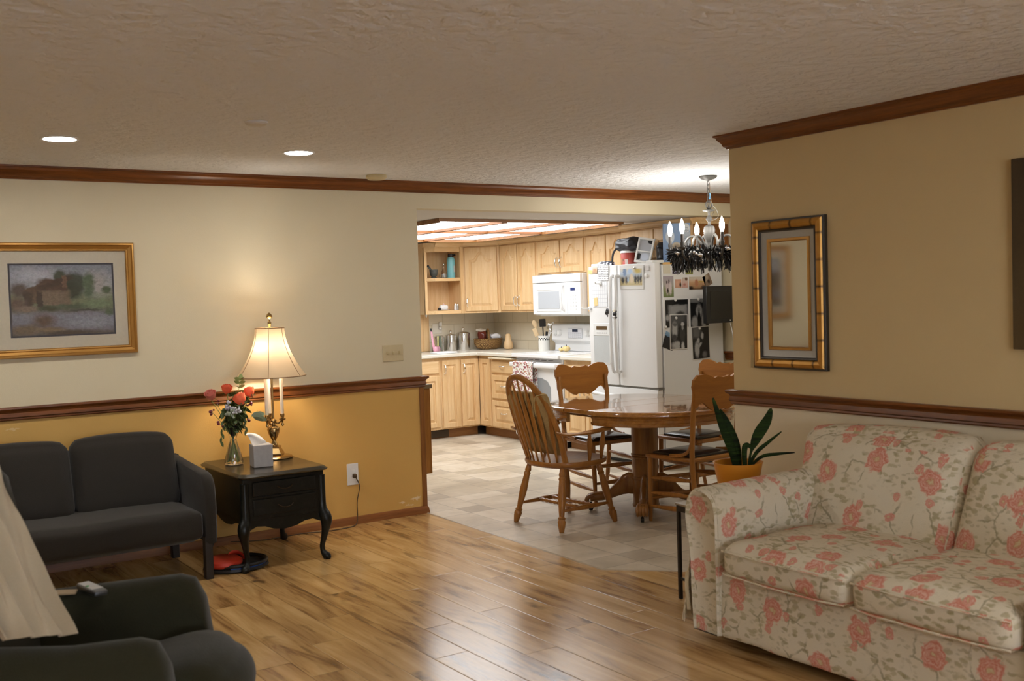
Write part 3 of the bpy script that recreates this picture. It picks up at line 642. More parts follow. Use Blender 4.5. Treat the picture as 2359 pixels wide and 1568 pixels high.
def flatpic(name, label, cat, side, a0, z1, a1, z0, mat, tilt=0, group=None, off=.001, th=.0012, border=0, bmat=None):
    """paper on the refrigerator: side 'F' (front, a = world Y, larger first) or 'S' (side, a = world X)"""
    w_, h_ = abs(a1-a0), z1-z0; g = G().box(-w_/2, w_/2, -th, 0, -h_/2, h_/2)
    o = obj(name, g, bmat if border else mat, uv='xz', flat=True)
    if border: obj('print', G().box(-w_/2+border, w_/2-border, -th-.0006, -th, -h_/2+border, h_/2-border), mat, o, uv='xz', flat=True)
    if side == 'F': o.location = (FX-.0065-off, (a0+a1)/2, (z0+z1)/2); o.rotation_euler = (0, tilt, R90)
    else: o.location = ((a0+a1)/2, FY0+.004-off, (z0+z1)/2); o.rotation_euler = (0, tilt, 0)
    return tag(o, label, cat, group)
wp_ = plain('photo_paper', (.66, .65, .62), .4, var=.02); yl = plain('sticky_yellow', lin('#e8cd7e'), .6); 
K, Dk, Md, Lt = (.012, .012, .013), (.05, .05, .052), (.18, .18, .18), (.5, .5, .5)
flatpic('sticky_note', 'small yellow sticky note at the top left of the refrigerator', 'note', 'F', 7.625, 1.733, 7.565, 1.70, yl, .03)
flatpic('postcard', 'tiny landscape card beside the yellow sticky note', 'card', 'F', 7.56, 1.765, 7.495, 1.70, pic('card_a', [(0, lin('#a58062')), (.5, lin('#c3a88a')), (1, lin('#cfc7ba'))], [(.5, .45, .4, .25, lin('#b98d68'), .5)]))
def note_mat():
    t = NT('handwritten_note'); uv = t.coord('UV'); sp = t.n('SeparateXYZ', {0: uv}); w_ = t.noise(t.n('Mapping', {0: uv, 3: (26, 3, 1)}).outputs[0], 1, 2, .5)
    r = t.math('FRACT', t.math('ADD', t.math('MULTIPLY', sp.outputs[1], 9), t.math('MULTIPLY', w_, .5))); band = t.math('LESS_THAN', t.math('ABSOLUTE', t.math('SUBTRACT', r, .5)), .16)
    k = t.math('MULTIPLY', band, t.math('GREATER_THAN', w_, .47)); return t.pbr(t.mix(k, (.72, .72, .70), (.12, .12, .14)), .6)
flatpic('paper_note', 'white handwritten note at the top of the left refrigerator door', 'note', 'F', 7.485, 1.775, 7.335, 1.63, note_mat(), .03)
def cal_mat():
    t = NT('calendar_sheet'); uv = t.coord('UV'); br = t.n('TexBrick', {'Vector': uv, 'Scale': 1, 'Mortar Size': .008, 'Brick Width': .14, 'Row Height': .17, 'Color1': (.72, .73, .74, 1), 'Color2': (.70, .71, .72, 1), 'Mortar': (.5, .51, .54, 1)}, offset=0)
    return t.pbr(br.outputs[0], .6)
flatpic('calendar_page', 'white calendar page on the left refrigerator door', 'calendar', 'F', 7.573, 1.618, 7.36, 1.398, cal_mat(), 0)
flatpic('sticky_note', 'pale orange sticky note on the calendar page', 'note', 'F', 7.545, 1.48, 7.495, 1.408, plain('sticky_orange', lin('#e7c489'), .6), -.12, off=.004)
o = obj('magnetic_hook', G().tube([(0, 0, 0), (0, -.012, 0)], [.02, .02], 14).tube(spline([(0, -.01, 0), (0, -.05, -.002), (0, -.06, .012)], 4), .007, 8), M['whitep']); put(o, (FX-.0115, 7.45, 1.61), R90)
tag(o, 'white magnetic hook holding the calendar page', 'magnet')
o = obj('magnetic_hook', G().tube([(0, 0, 0), (0, -.012, 0)], [.018, .018], 14).tube(spline([(0, -.01, 0), (-.04, -.05, 0), (-.05, -.06, .01)], 4), .006, 8), M['whitep']); put(o, (FX-.010, 7.61, 1.385), R90)
tag(o, 'white magnetic hook at the left edge of the refrigerator door', 'magnet')
pm = pic('wedding_party_print', [(0, lin('#b3a47b')), (.25, lin('#c0b183')), (.45, lin('#8e8c84')), (.7, lin('#a9b6c4')), (1, lin('#c9c2ae'))],
    [(.2, .8, .1, .3, lin('#6a7f9c'), .4), (.45, .85, .12, .2, lin('#9fb4cd'), .5), (.12, .3, .09, .22, lin('#2d2b2b'), .5), (.28, .32, .07, .25, lin('#4a4646'), .5), (.36, .34, .05, .2, lin('#8da5bd'), .5), (.52, .42, .09, .32, lin('#cbb99e'), .4), (.7, .35, .07, .27, lin('#33302e'), .5), (.82, .36, .06, .27, lin('#3c3a35'), .5), (.93, .37, .06, .25, lin('#2f2d2a'), .5), (.8, .85, .2, .2, lin('#b9a457'), .6)], nz=.12, ns=9)
o = flatpic('group_photo', 'large colour print of a group of people on the right refrigerator door', 'photo', 'F', 7.178, 1.752, 6.865, 1.545, pm, .02)
o.data.materials[0] = wp_; obj('print', G().box(-.148, .14, -.0019, -.0012, -.07, .075), pm, o, uv='xz', flat=True)
MG = [(FX-.012, 6.965, 1.735)]
def magnet(loc, rz, label, r=.011, m=None):
    o = obj('magnet', G().tube([(0, 0, 0), (0, -.008, 0), (0, -.011, 0)], [r, r*.95, r*.5], 12), m or M['steel']); put(o, loc, rz); tag(o, label, 'magnet', 'round refrigerator magnets')
magnet((FX-.0095, 6.975, 1.728), R90, 'small round silver magnet on the large group photo')
magnet((FX-.0085, 6.83, 1.655), R90, 'round white magnet near the right edge of the refrigerator door', .02, M['whitep'])
# clips hanging by the handles
o = obj('magnetic_clip', G().box(-.02, .02, -.02, 0, -.015, .02).box(-.012, .012, -.026, -.02, -.03, .0).tube([(.008, -.012, -.015), (.018, -.012, -.045)], .004, 6), M['dark'], bevel=.004); put(o, (FX-.0085, 7.345, 1.355), R90); o.rotation_euler = (0, .5, R90)
tag(o, 'small black and white magnetic clip left of the refrigerator handles', 'clip')
o = thing('magnet_figure', 'small black and white animal magnet between the refrigerator handles', 'magnet', (FX-.068, 7.19, 1.345), R90)
obj('body', G().sphere((0, 0, -.012), (.026, .012, .024), 12, 8).sphere((-.018, 0, -.042), .01, 8, 6).sphere((.018, 0, -.042), .01, 8, 6).sphere((-.02, 0, .012), .008, 8, 6).sphere((.02, 0, .012), .008, 8, 6), M['dark'], o)
obj('belly', G().sphere((0, -.006, -.036), (.014, .01, .012), 10, 6), M['whitep'], o); obj('head', G().tube([(0, 0, .005), (0, 0, .05)], [.022, .003], 10, .6), plain('cream_cloth', lin('#cdc3ad'), .8), o)
# side of the refrigerator
bw = lambda n, bl, bg=Dk, **k: pic(n, bg, bl, nz=.10, ns=8, rough=.35, **k)
flatpic('paper_note', 'blank cream paper at the top left of the refrigerator side', 'note', 'S', 6.097, 1.742, 6.178, 1.668, plain('cream_paper', lin('#d3ccb8'), .6))
flatpic('card', 'small purple and white striped card on the refrigerator side', 'card', 'S', 6.202, 1.737, 6.292, 1.664, pic('purple_card', lin('#8d86a5'), [(.5, .9, .6, .12, lin('#3b2a4e'), .2, 0, 1), (.3, .66, .3, .07, lin('#32244a'), .2, 0, 1), (.6, .42, .4, .05, lin('#2c2440'), .2, 0, 1), (.5, .12, .6, .1, lin('#1f1b2a'), .2, 0, 1)], nz=.05))
flatpic('card', 'small green card low behind the chandelier on the refrigerator side', 'card', 'S', 6.354, 1.715, 6.440, 1.657, pic('green_card', lin('#8d9150'), [(.5, .9, .6, .25, lin('#47552b'), .3, 0, 1), (.5, .35, .4, .1, lin('#a8a866'), .4, 0, 1)], nz=.06))
flatpic('photo', 'upright colour photo of two people standing in a field', 'photo', 'S', 6.094, 1.647, 6.211, 1.47, pic('field_photo', [(0, lin('#6d7c4f')), (.35, lin('#879067')), (.6, lin('#a7a39c')), (1, lin('#a59aa5'))], [(.38, .45, .17, .38, lin('#c2b2b4'), .4), (.68, .42, .16, .36, lin('#cbbfc0'), .4), (.42, .3, .10, .13, lin('#2d2624'), .4), (.35, .7, .08, .1, lin('#3c2f33'), .5), (.55, .75, .07, .12, lin('#463a3e'), .5)]))
flatpic('photo', 'small colour photo of an orange curtain and a dark figure', 'photo', 'S', 6.230, 1.618, 6.302, 1.545, pic('orange_photo', lin('#c99b82'), [(.4, .5, .35, .35, lin('#d3a58c'), .5), (.82, .35, .16, .3, lin('#201a18'), .4)]))
flatpic('photo', 'small pale pink photo beside the orange photo', 'photo', 'S', 6.312, 1.632, 6.378, 1.545, pic('pink_photo', [(0, lin('#c79a8e')), (.5, lin('#cfb0a5')), (1, lin('#c9c0b5'))], [(.7, .85, .25, .2, lin('#6d5242'), .4), (.4, .3, .3, .15, lin('#ba8173'), .5)]))
flatpic('photo', 'wide colour photo of a person on sand under an orange sky', 'photo', 'S', 6.392, 1.637, 6.585, 1.527, pic('sand_photo', [(0, lin('#5a3c28')), (.2, lin('#b08a66')), (.5, lin('#c39a74')), (.65, lin('#cfae8f')), (.85, lin('#cfc4b4'))], [(.45, .5, .12, .34, lin('#b97e5e'), .4), (.75, .6, .25, .06, lin('#c2a24a'), .4), (.08, .1, .2, .2, lin('#2a1c16'), .5), (.9, .15, .2, .2, lin('#3a2419'), .5)]))
flatpic('card', 'tilted brown box-shaped card at the right of the photos', 'card', 'S', 6.565, 1.655, 6.655, 1.552, pic('brown_card', lin('#8a7460'), [(.3, .8, .5, .35, lin('#b3a38f'), .3), (.6, .35, .18, .2, lin('#3a2c22'), .4)]), -.45)
flatpic('photo', 'large black and white photo of a dark room, partly covered', 'photo', 'S', 6.112, 1.444, 6.372, 1.208, bw('bw_room', [(.55, .62, .45, .22, Md, .2, 0, 1), (.55, .62, .40, .18, (.3, .3, .3), .3, 0, 1), (.65, .5, .2, .1, Dk, .5), (.08, .35, .1, .12, (.35, .35, .35), .5), (.5, .92, .55, .10, K, .2, 0, 1)], K), .0, 'black and white photos')
flatpic('photo', 'black and white photo of a long-haired person in an open jacket', 'photo', 'S', 6.400, 1.447, 6.612, 1.206, bw('bw_hair', [(.5, .93, .6, .08, Md, .3, 0, 1), (.47, .55, .19, .26, (.42, .42, .42), .4), (.47, .62, .10, .1, (.22, .22, .22), .5), (.47, .25, .09, .35, K, .4), (.22, .15, .2, .25, (.34, .34, .34), .4), (.72, .18, .14, .3, (.34, .34, .34), .4), (.47, .2, .09, .3, K, .3)], K), 0, 'black and white photos', off=.002)
flatpic('photo', 'black and white photo of two people in hats, overlapping another', 'photo', 'S', 6.153, 1.318, 6.358, 1.018, bw('bw_hats', [(.3, .93, .8, .3, (.09, .09, .09), .4), (.25, .55, .2, .28, (.38, .38, .38), .5), (.27, .72, .14, .06, (.12, .12, .12), .4), (.22, .35, .2, .1, Dk, .5), (.4, .1, .4, .14, (.4, .4, .4), .5), (.72, .42, .17, .33, (.04, .04, .04), .3), (.73, .73, .11, .07, (.5, .5, .5), .4), (.73, .62, .07, .07, (.28, .28, .28), .4), (.75, .07, .1, .14, (.5, .5, .5), .4), (.6, .12, .06, .2, K, .4), (.9, .12, .06, .2, K, .4)], K), .02, 'black and white photos', off=.004, border=.007, bmat=wp_)
flatpic('photo', 'black and white photo of two people embracing, lowest on the right', 'photo', 'S', 6.407, 1.205, 6.618, .918, bw('bw_hug', [(.3, .85, .3, .2, (.13, .13, .13), .4, 0, 1), (.65, .5, .3, .45, K, .4), (.6, .72, .1, .12, (.42, .42, .42), .4), (.35, .58, .1, .09, (.4, .4, .4), .4), (.25, .3, .16, .28, (.4, .4, .4), .4), (.4, .42, .2, .06, (.36, .36, .36), .4, .5), (.7, .12, .16, .12, (.16, .16, .16), .6)], K), -.03, 'black and white photos', off=.003, border=.007, bmat=wp_)
flatpic('photo', 'tilted blue-topped photo peeking out behind the two hats photo', 'photo', 'S', 6.085, 1.165, 6.205, 1.025, pic('blue_top_photo', [(0, K), (.7, lin('#22262c')), (.75, lin('#6d8fae')), (1, lin('#8fb0cc'))], []), .35, off=.0015)
for (x, z, l) in ((6.223, 1.44, 'on the dark room photo'), (6.49, 1.442, 'on the long-haired person photo'), (6.225, 1.288, 'on the two hats photo'), (6.495, 1.188, 'on the embracing people photo'), (6.105, 1.215, 'left of the two hats photo')):
    magnet((x, FY0-.002, z), 0, 'small round pale magnet '+l, .012, M['whitep'])

# things on top of the refrigerator
TZ = 1.746
t = thing('cereal_box', 'blue cereal box standing on top of the refrigerator', 'box', (6.285, 6.755, TZ+.022), radians(-33))
bb_ = pic('blue_box_print', [(0, lin('#5d7fae')), (.5, lin('#7e9cc4')), (1, lin('#86a3cc'))], [(.24, .66, .17, .19, lin('#c9d3de'), .12), (.82, .86, .17, .14, lin('#d5dade'), .1), (.82, .48, .17, .30, lin('#aeb9c6'), .08, 0, 1), (.47, .25, .27, .27, lin('#b9ab96'), .1), (.49, .25, .22, .22, lin('#8d7f6c'), .2), (.2, .18, .12, .18, lin('#6d88ab'), .8)], nz=.02)
obj('carton', G().box(-.115, .115, 0, .045, 0, .33), bb_, t, uv='xz', flat=True)
obj('carton_side', G().box(.115, .1165, 0, .045, 0, .33), plain('blue_side', lin('#4d72a8'), .4), t)
tk = plain('box_ink', lin('#5b6a82'), .5)
for tx, z in (('Rice', .292), ('Chips', .268)): text('lettering', tx, .026, tk, t, (.073, -.0012, z), (pi/2, 0, 0))
for tx, z in (('Gluten Free', .212), ('Natural', .20)): text('lettering', tx, .011, tk, t, (.073, -.0012, z), (pi/2, 0, 0))
text('lettering', '4', .03, plain('box_black', (.02, .02, .03), .5), t, (.057, -.0012, .165), (pi/2, 0, 0))
o = obj('snack_carton', G().box(-.12, .10, -.02, .06, 0, .02), plain('yellow_carton', lin('#d8a95c'), .5), bevel=.002); put(o, (6.285, 6.755, TZ+.001), radians(-33)); tag(o, 'flat yellow carton lying under the blue cereal box', 'box')
o = obj('book', G().box(-.10, .10, -.08, .08, 0, .024), plain('tan_book', lin('#b7ab9b'), .6), bevel=.002); put(o, (6.2, 7.0, TZ+.001), .2); tag(o, 'thin tan book lying flat between the white frame and cereal box', 'book')
t = thing('picture_frame', 'white framed picture leaning back on top of the refrigerator', 'picture frame', (6.15, 7.06, TZ+.026), radians(-62))
fm = G(); w2, h2 = .075, .225
for a0, a1, b0, b1 in ((-w2, w2, 0, .018), (-w2, w2, h2-.018, h2), (-w2, -w2+.016, .018, h2-.018), (w2-.016, w2, .018, h2-.018), (-w2+.016, w2-.016, .098, .108)): fm.box(a0, a1, -.012, .006, b0, b1)
fo = obj('frame', fm, M['whitep'], t, bevel=.002); fo.rotation_euler = (-.22, .16, 0)
pa = obj('picture', G().box(-w2+.016, w2-.016, 0, .004, .018, h2-.018), pic('grey_print', lin('#a9acb3'), [(.85, .95, .25, .12, K, .2), (.12, .2, .2, .16, K, .1), (.6, .2, .35, .2, lin('#b9c1cf'), .3)], nz=.03), t, uv='xz', flat=True); pa.rotation_euler = (-.22, .16, 0)
t = thing('plastic_tub', 'clear tub with red label and cookies on top of the refrigerator', 'container', (6.2, 7.30, TZ+.001))
tub = pic('tub_label', [(0, lin('#b9483c')), (.3, lin('#c9635a')), (.6, lin('#b04a3e')), (1, lin('#a23a31'))], [(.2, .3, .06, .25, lin('#d9cfc8'), .1, 0, 1), (.3, .3, .02, .25, lin('#d9cfc8'), .1, 0, 1), (.6, .3, .12, .3, lin('#9c6a44'), .3), (.8, .35, .14, .35, lin('#b58a5c'), .3), (.45, .5, .06, .12, lin('#7c5232'), .3)], nz=.04)
obj('jar', G().lathe([(.066, 0), (.07, .01), (.07, .118), (.066, .125)], 24), tub, t, uv='yz'); obj('lid', G().lathe([(.073, .125), (.073, .14), (.07, .145), (.001, .146)], 24), M['whitep'], t)
bm_ = plain('black_nylon', (.018, .018, .022), .38, bump=.4, bs=9)
t = thing('black_bag', 'crumpled black bag with strap lying over the plastic tub', 'bag', (6.21, 7.28, TZ+.149))
def bagw(p): n = mnoise.noise(Vector((p.x*14, p.y*14, p.z*30+3))); return (p.x+n*.025, p.y+n*.03, p.z+n*.016)
obj('pouch', G().rbox((0, 0, .055), (.20, .24, .095), .04, (0, 0, .012), 12, bagw), bm_, t); 
obj('strap', G().tube(spline([(-.06, .115, .03), (-.09, .135, -.02), (-.10, .14, -.09), (-.09, .15, -.138)], 5), .009, 6, .4), bm_, t)
o = obj('flat_bag', G().rbox((0, 0, 0), (.18, .09, .17), .04, (0, .01, 0), 8, bagw), bm_); put(o, (6.33, 6.95, TZ+.115)); tag(o, 'dark bag standing behind the white picture frame', 'bag')
t = thing('folded_cloth', 'rolled grey and black patterned cloth at the front of the refrigerator top', 'cloth', (6.12, 7.50, TZ+.032), 0)
pt_ = NT('white_blob_print'); vv_ = pt_.coord('Object'); pt_ = pt_.pbr(pt_.ramp(pt_.vor(vv_, 34), [(.38, lin('#c4c4cc')), (.46, (.02, .02, .03))]), .85)
obj('roll', G().tube([(0, .08, 0), (0, .05, 0), (0, -.04, 0), (0, -.085, 0)], [.022, .030, .030, .020], 14), pt_, t); obj('cuff', G().tube([(0, .115, 0), (0, .075, 0)], [.026, .031], 14), plain('pale_grey_cloth', lin('#b9bcc4'), .9), t)

# ---------------- items on the worktop and shelves ----------------
def canister(x, y, r, h, lab, knob):
    t = thing('canister', lab, 'canister', (x, y, CT1), 0, 'steel canisters')
    obj('can', G().lathe([(r*.97, 0), (r, .004), (r, h-.004), (r*.985, h)], 28), M['steel'], t)
    l = obj('lid', G().lathe([(r*1.03, h-.018), (r*1.03, h+.004), (r*.9, h+.012), (r*.45, h+.02), (.001, h+.022)], 28), M['steel'], t)
    if knob: obj('knob', G().lathe([(.018, h+.018), (.008, h+.028), (.006, h+.038), (.016, h+.048), (.017, h+.056), (.008, h+.064), (.001, h+.066)], 16), M['chrome'], l)
canister(6.02, 10.43, .060, .165, 'shortest steel canister, left of the three beside the glass jar', False)
canister(6.18, 10.43, .063, .175, 'middle-sized steel canister with a small pointed knob', True)
canister(6.34, 10.42, .074, .195, 'tallest steel canister with a glass ring knob, right of the three', True)
t = thing('glass_vase', 'clear glass jar with yellow and green handled brushes by the sink', 'jar', (5.915, 10.28, CT1))
obj('jar', G().lathe([(.055, 0), (.058, .005), (.058, .19), (.055, .19), (.055, .008), (.001, .008)], 24), M['glass'], t)
o = thing('dish_brush', 'yellow-handled brush standing in the clear glass jar', 'brush', (5.92, 10.28, CT1+.012)); yb = plain('yellow_plastic', lin('#d9d27a'), .4)
obj('handle', G().tube([(0, 0, .02), (.004, 0, .17)], [.011, .008], 8), yb, o); obj('head', G().rbox((0, 0, .012), (.06, .03, .02), .008, n=3), yb, o)
o = obj('green_bottle', G().lathe([(.022, 0), (.024, .01), (.024, .13), (.012, .16), (.012, .18), (.001, .18)], 14), plain('green_plastic', lin('#4f6b52'), .3)); put(o, (5.985, 10.335, CT1+.0005)); tag(o, 'dark green bottle between the glass jar and first canister', 'bottle')
t = thing('scrub_brush', 'pink scrub brush leaning upright at the sink edge', 'brush', (5.86, 10.25, CT1+.003)); pk = plain('pink_plastic', lin('#dfa3b8'), .4)
obj('handle', G().tube(spline([(.0, 0, .02), (-.02, 0, .12), (-.035, 0, .24)], 4), [.016]*4+[.012]*5, 10, .6), pk, t); obj('head', G().rbox((.03, 0, .035), (.09, .04, .07), .025, n=5), pk, t); obj('hanging_loop', G().tube([(-.035, 0, .235), (-.04, 0, .27)], [.011, .008], 8), M['dark'], t)
tag(obj('dish_cloth', G().rbox((5.83, 10.0, CT1+.0095), (.26, .16, .018), .008, (0, 0, .004), 5), plain('white_cloth', (.8, .8, .8), .9)), 'folded white cloth on the worktop edge by the sink', 'cloth')
def wick():
    t = NT('woven_wicker'); v = t.coord('Object'); w1 = t.n('TexWave', {'Vector': v, 'Scale': 38, 'Distortion': 3}, wave_type='BANDS', bands_direction='DIAGONAL').outputs[1]
    w2 = t.n('TexWave', {'Vector': v, 'Scale': 30, 'Distortion': 5}, wave_type='BANDS', bands_direction='Z').outputs[1]; f = t.math('MULTIPLY', w1, w2)
    return t.pbr(t.ramp(f, [(0, lin('#5d3f1e')), (.35, lin('#97703c')), (.9, lin('#c9a465'))]), .6, t.bump(f, .6, .008))
wk_ = wick()
t = thing('wicker_basket', 'brown woven wicker basket with hoop handle in the worktop corner', 'basket', (6.60, 10.30, CT1+.001), radians(-25))
obj('bowl', G().lathe([(.10, 0), (.135, .02), (.162, .06), (.165, .095), (.158, .12), (.15, .12), (.155, .095), (.15, .06), (.12, .025), (.001, .02)], 32, sy=.72), wk_, t)
obj('handle', G().tube(spline([(.0, -.115, .06), (.0, -.11, .13), (.0, -.07, .205), (0, 0, .235), (0, .07, .205), (0, .11, .13), (0, .115, .06)], 5), .011, 8, .5), wk_, t)
obj('rim', G().tube([(.160*cos(a), .115*sin(a), .119) for a in [2*pi*i/32 for i in range(33)]], .008, 6), wk_, t)
def crump(c, sc, amp):
    def f(p):
        n = mnoise.noise(Vector((p.x*sc+c, p.y*sc, p.z*sc))); m = mnoise.noise(Vector((p.z*sc+7, p.x*sc, p.y*sc+c))); return (p.x+n*amp, p.y+m*amp, p.z+(n-m)*amp*.7)
    return f
t = thing('snack_bag', 'red-brown snack bag with silver top standing in the wicker basket', 'bag', (6.56, 10.36, CT1+.03), radians(-30))
obj('pack', G().rbox((0, 0, .10), (.10, .05, .16), .02, (0, .02, 0), 8, crump(1, 22, .012)), plain('brown_foil', lin('#6b2a1a'), .3), t)
obj('folded_top', G().rbox((-.015, -.01, .195), (.13, .035, .03), .012, (0, 0, 0), 6, crump(3, 20, .018)), plain('pale_foil', lin('#c8bfae'), .35), t)
o = obj('snack_bag', G().rbox((0, 0, 0), (.13, .10, .05), .02, (0, 0, .01), 8, crump(5, 18, .02)), plain('white_foil', (.72, .72, .74), .4)); put(o, (6.675, 10.26, CT1+.145), radians(-25)); tag(o, 'white crumpled bag at the right side of the wicker basket', 'bag')
o = obj('butternut_squash', G().lathe([(.02, 0), (.045, .006), (.056, .035), (.052, .07), (.038, .105), (.032, .14), (.030, .165), (.018, .178), (.001, .18)], 20), plain('squash_skin', lin('#d9b88b'), .45)); put(o, (6.70, 10.03, CT1)); tag(o, 'pale tan butternut squash standing right of the wicker basket', 'squash')
t = thing('utensil_crock', 'white ceramic crock with black check band left of the range', 'jar', (6.66, 9.275, CT1))
def crock():
    t = NT('crock_glaze'); g = t.n('TexCoord'); sp = t.n('SeparateXYZ', {0: g.outputs['Object']}); an = t.math('ARCTAN2', sp.outputs[1], sp.outputs[0])
    a = t.math('FLOOR', t.math('MULTIPLY', an, 14/pi)); b = t.math('FLOOR', t.math('DIVIDE', sp.outputs[2], .012)); par = t.math('ABSOLUTE', t.math('MODULO', t.math('ADD', a, b), 2))
    z = sp.outputs[2]; k = t.math('MULTIPLY', par, t.math('MULTIPLY', t.math('GREATER_THAN', z, .12), t.math('LESS_THAN', z, .144)))
    return t.pbr(t.mix(k, (.78, .77, .73), (.03, .03, .03)), .2)
obj('pot', G().lathe([(.058, 0), (.062, .004), (.062, .158), (.065, .163), (.060, .166), (.056, .16), (.056, .01), (.001, .01)], 30), crock(), t)
UG = 'utensils in the crock'; cx, cy = 6.66, 9.275
def uten(name, label, loc, rx, ry, parts):
    t = thing(name, label, 'utensil', loc, 0, UG); t.rotation_euler = (rx, ry, R90+radians(33))
    for n, g, m in parts: obj(n, g, m, t)
woodu = plain('pale_beech', lin('#cbb18a'), .55)
uten('wooden_spoon', 'wooden spoon leaning left in the white crock', (cx, cy+.01, CT1+.02), 0, -.34, [('handle', G().rod((0, 0, 0), (0, 0, .25), .006), woodu), ('bowl', G().sphere((0, 0, .29), (.027, .009, .045)), woodu)])
uten('wooden_spatula', 'flat wooden spatula lowest at the left of the crock', (cx-.01, cy+.02, CT1+.02), 0, -.38, [('handle', G().rod((0, 0, 0), (0, 0, .16), .006), woodu), ('blade', G().rbox((0, 0, .2), (.05, .006, .09), .003, n=3), woodu)])
uten('black_spatula', 'wide black spatula standing upright in the crock', (cx, cy, CT1+.02), 0, -.04, [('handle', G().rod((0, 0, 0), (0, 0, .25), .007), M['dark']), ('blade', G().rbox((0, 0, .285), (.075, .008, .085), .004, n=4), plain('black_nylon_blade', (.02, .02, .022), .25))])
gw = G()
for k in range(7):
    a = pi*k/7; gw.tube([(cos(a)*.036*sin(pi*i/10)*1.0, sin(a)*.036*sin(pi*i/10), .18+.14*i/10) for i in range(11)], .0026, 5)
uten('whisk', 'silver wire whisk leaning right in the crock', (cx+.01, cy-.01, CT1+.02), .1, .36, [('wires', gw, M['chrome']), ('handle', G().rod((0, 0, 0), (0, 0, .2), .008), M['steel'])])
uten('masher', 'silver slotted masher leaning right behind the whisk', (cx+.0, cy-.02, CT1+.02), -.1, .22, [('head', G().rbox((0, 0, .25), (.07, .012, .06), .005, n=4), M['steel']), ('handle', G().rod((0, 0, 0), (0, 0, .23), .007), M['steel'])])
uten('tongs', 'short black-handled tool in the middle of the crock', (cx+.01, cy-.01, CT1+.02), -.12, .06, [('handle', G().rod((0, 0, 0), (0, 0, .19), .011, .013), M['dark'])])
pkm = NT('pumpkin_skin'); pkm = pkm.pbr(pkm.mix(pkm.noise(pkm.coord(), 12), lin('#dccb8c'), lin('#d6b47a')), .4)
def pumpkin(name, label, loc, r):
    t = thing(name, label, 'pumpkin', loc, 0, 'small cream pumpkins'); loops = []
    for k in range(11):
        a = pi*k/10; loops.append([((r*sin(a)*(1+.09*abs(cos(4*b)))+1e-4)*cos(b), (r*sin(a)*(1+.09*abs(cos(4*b)))+1e-4)*sin(b), r*.78*(1-cos(a))-.18*r*(1 if k > 8 else 0)) for b in [2*pi*i/32 for i in range(32)]])
    obj('flesh', G().loft(loops), pkm, t); obj('stem', G().tube([(0, 0, r*1.35), (.003, 0, r*1.8)], [.006, .004], 7), M['dark'], t)
pumpkin('small_pumpkin', 'smaller orange-striped pumpkin, left on the back of the range', (6.60, 8.885, .929), .028)
pumpkin('small_pumpkin', 'larger cream pumpkin, right on the back of the range', (6.60, 8.80, .929), .040)
# shelf unit items
SZ1, SZ0 = 1.749, UZ0+.041
t = thing('mortar', 'dark grey stone mortar on the upper corner shelf', 'mortar', (5.91, 10.30, SZ1)); st_ = plain('dark_granite', (.07, .075, .07), .4, var=.6, bs=60)
obj('bowl', G().lathe([(.032, 0), (.034, .006), (.024, .014), (.04, .035), (.048, .075), (.05, .095), (.044, .096), (.038, .06), (.02, .03), (.001, .03)], 20), st_, t)
o = thing('pestle', 'grey pestle leaning in the stone mortar', 'pestle', (5.905, 10.30, SZ1+.035), 0); obj('shaft', G().tube([(.01, 0, .0), (-.02, 0, .05), (-.062, 0, .095)], [.013, .010, .012], 10), st_, o); obj('tip', G().sphere((-.064, 0, .098), .014, 10, 8), M['dark'], o)
t = thing('cruet', 'clear glass oil bottle with stopper on the upper corner shelf', 'bottle', (6.045, 10.31, SZ1))
obj('bottle', G().lathe([(.030, 0), (.032, .004), (.031, .06), (.012, .10), (.009, .13), (.012, .135), (.001, .136)], 18), M['glass'], t); obj('stopper', G().sphere((0, 0, .152), (.011, .011, .016), 10, 8), M['steel'], t); obj('contents', G().lathe([(.024, .006), (.024, .045), (.001, .05)], 14), plain('pale_contents', lin('#c9c0b4'), .3), t)
o = obj('glass_dish', G().lathe([(.022, 0), (.026, .004), (.026, .035), (.022, .035), (.022, .006), (.001, .006)], 16), M['glass']); put(o, (5.985, 10.26, SZ1)); tag(o, 'tiny clear glass dish between mortar and oil bottle', 'glass')
t = thing('water_bottle', 'turquoise steel water bottle with black lid on the upper corner shelf', 'bottle', (6.135, 10.30, SZ1)); tq = plain('turquoise_coating', lin('#7fbfc6'), .4)
obj('flask', G().lathe([(.044, 0), (.046, .004), (.046, .20), (.040, .222), (.030, .232), (.001, .233)], 26), tq, t)
l = obj('lid', G().lathe([(.030, .233), (.033, .238), (.033, .262), (.028, .268), (.001, .268)], 20), M['dark'], t); obj('handle', G().rbox((.035, 0, .256), (.05, .024, .022), .008, n=4), M['dark'], l)
obj('sticker', G().tube([(.0467*sin(a)*1.0, -.0467*cos(a), .10) for a in [.2, .4, .6, .8, .95]], .036, 4, .02, up=(0, 0, 1)), plain('sticker_white', (.6, .58, .56), .5), t)
t = thing('butter_dish', 'white lidded butter dish on the lower corner shelf', 'dish', (6.035, 10.32, SZ0)); wc_ = plain('white_china', (.78, .77, .76), .2)
obj('plate', G().lathe([(.045, 0), (.075, .008), (.078, .012), (.001, .010)], 26, sy=.8), wc_, t); l = obj('lid', G().rbox((0, 0, .035), (.10, .065, .048), .02, (0, 0, .004), 6), wc_, t); obj('knob', G().sphere((0, 0, .067), (.012, .01, .009), 10, 6), plain('pink_china', lin('#d8b3b3'), .3), l)
o = obj('small_box', G().box(-.015, .015, -.01, .01, 0, .03), M['dark'], bevel=.002); put(o, (5.95, 10.27, SZ0)); tag(o, 'tiny black box behind the butter dish', 'box')
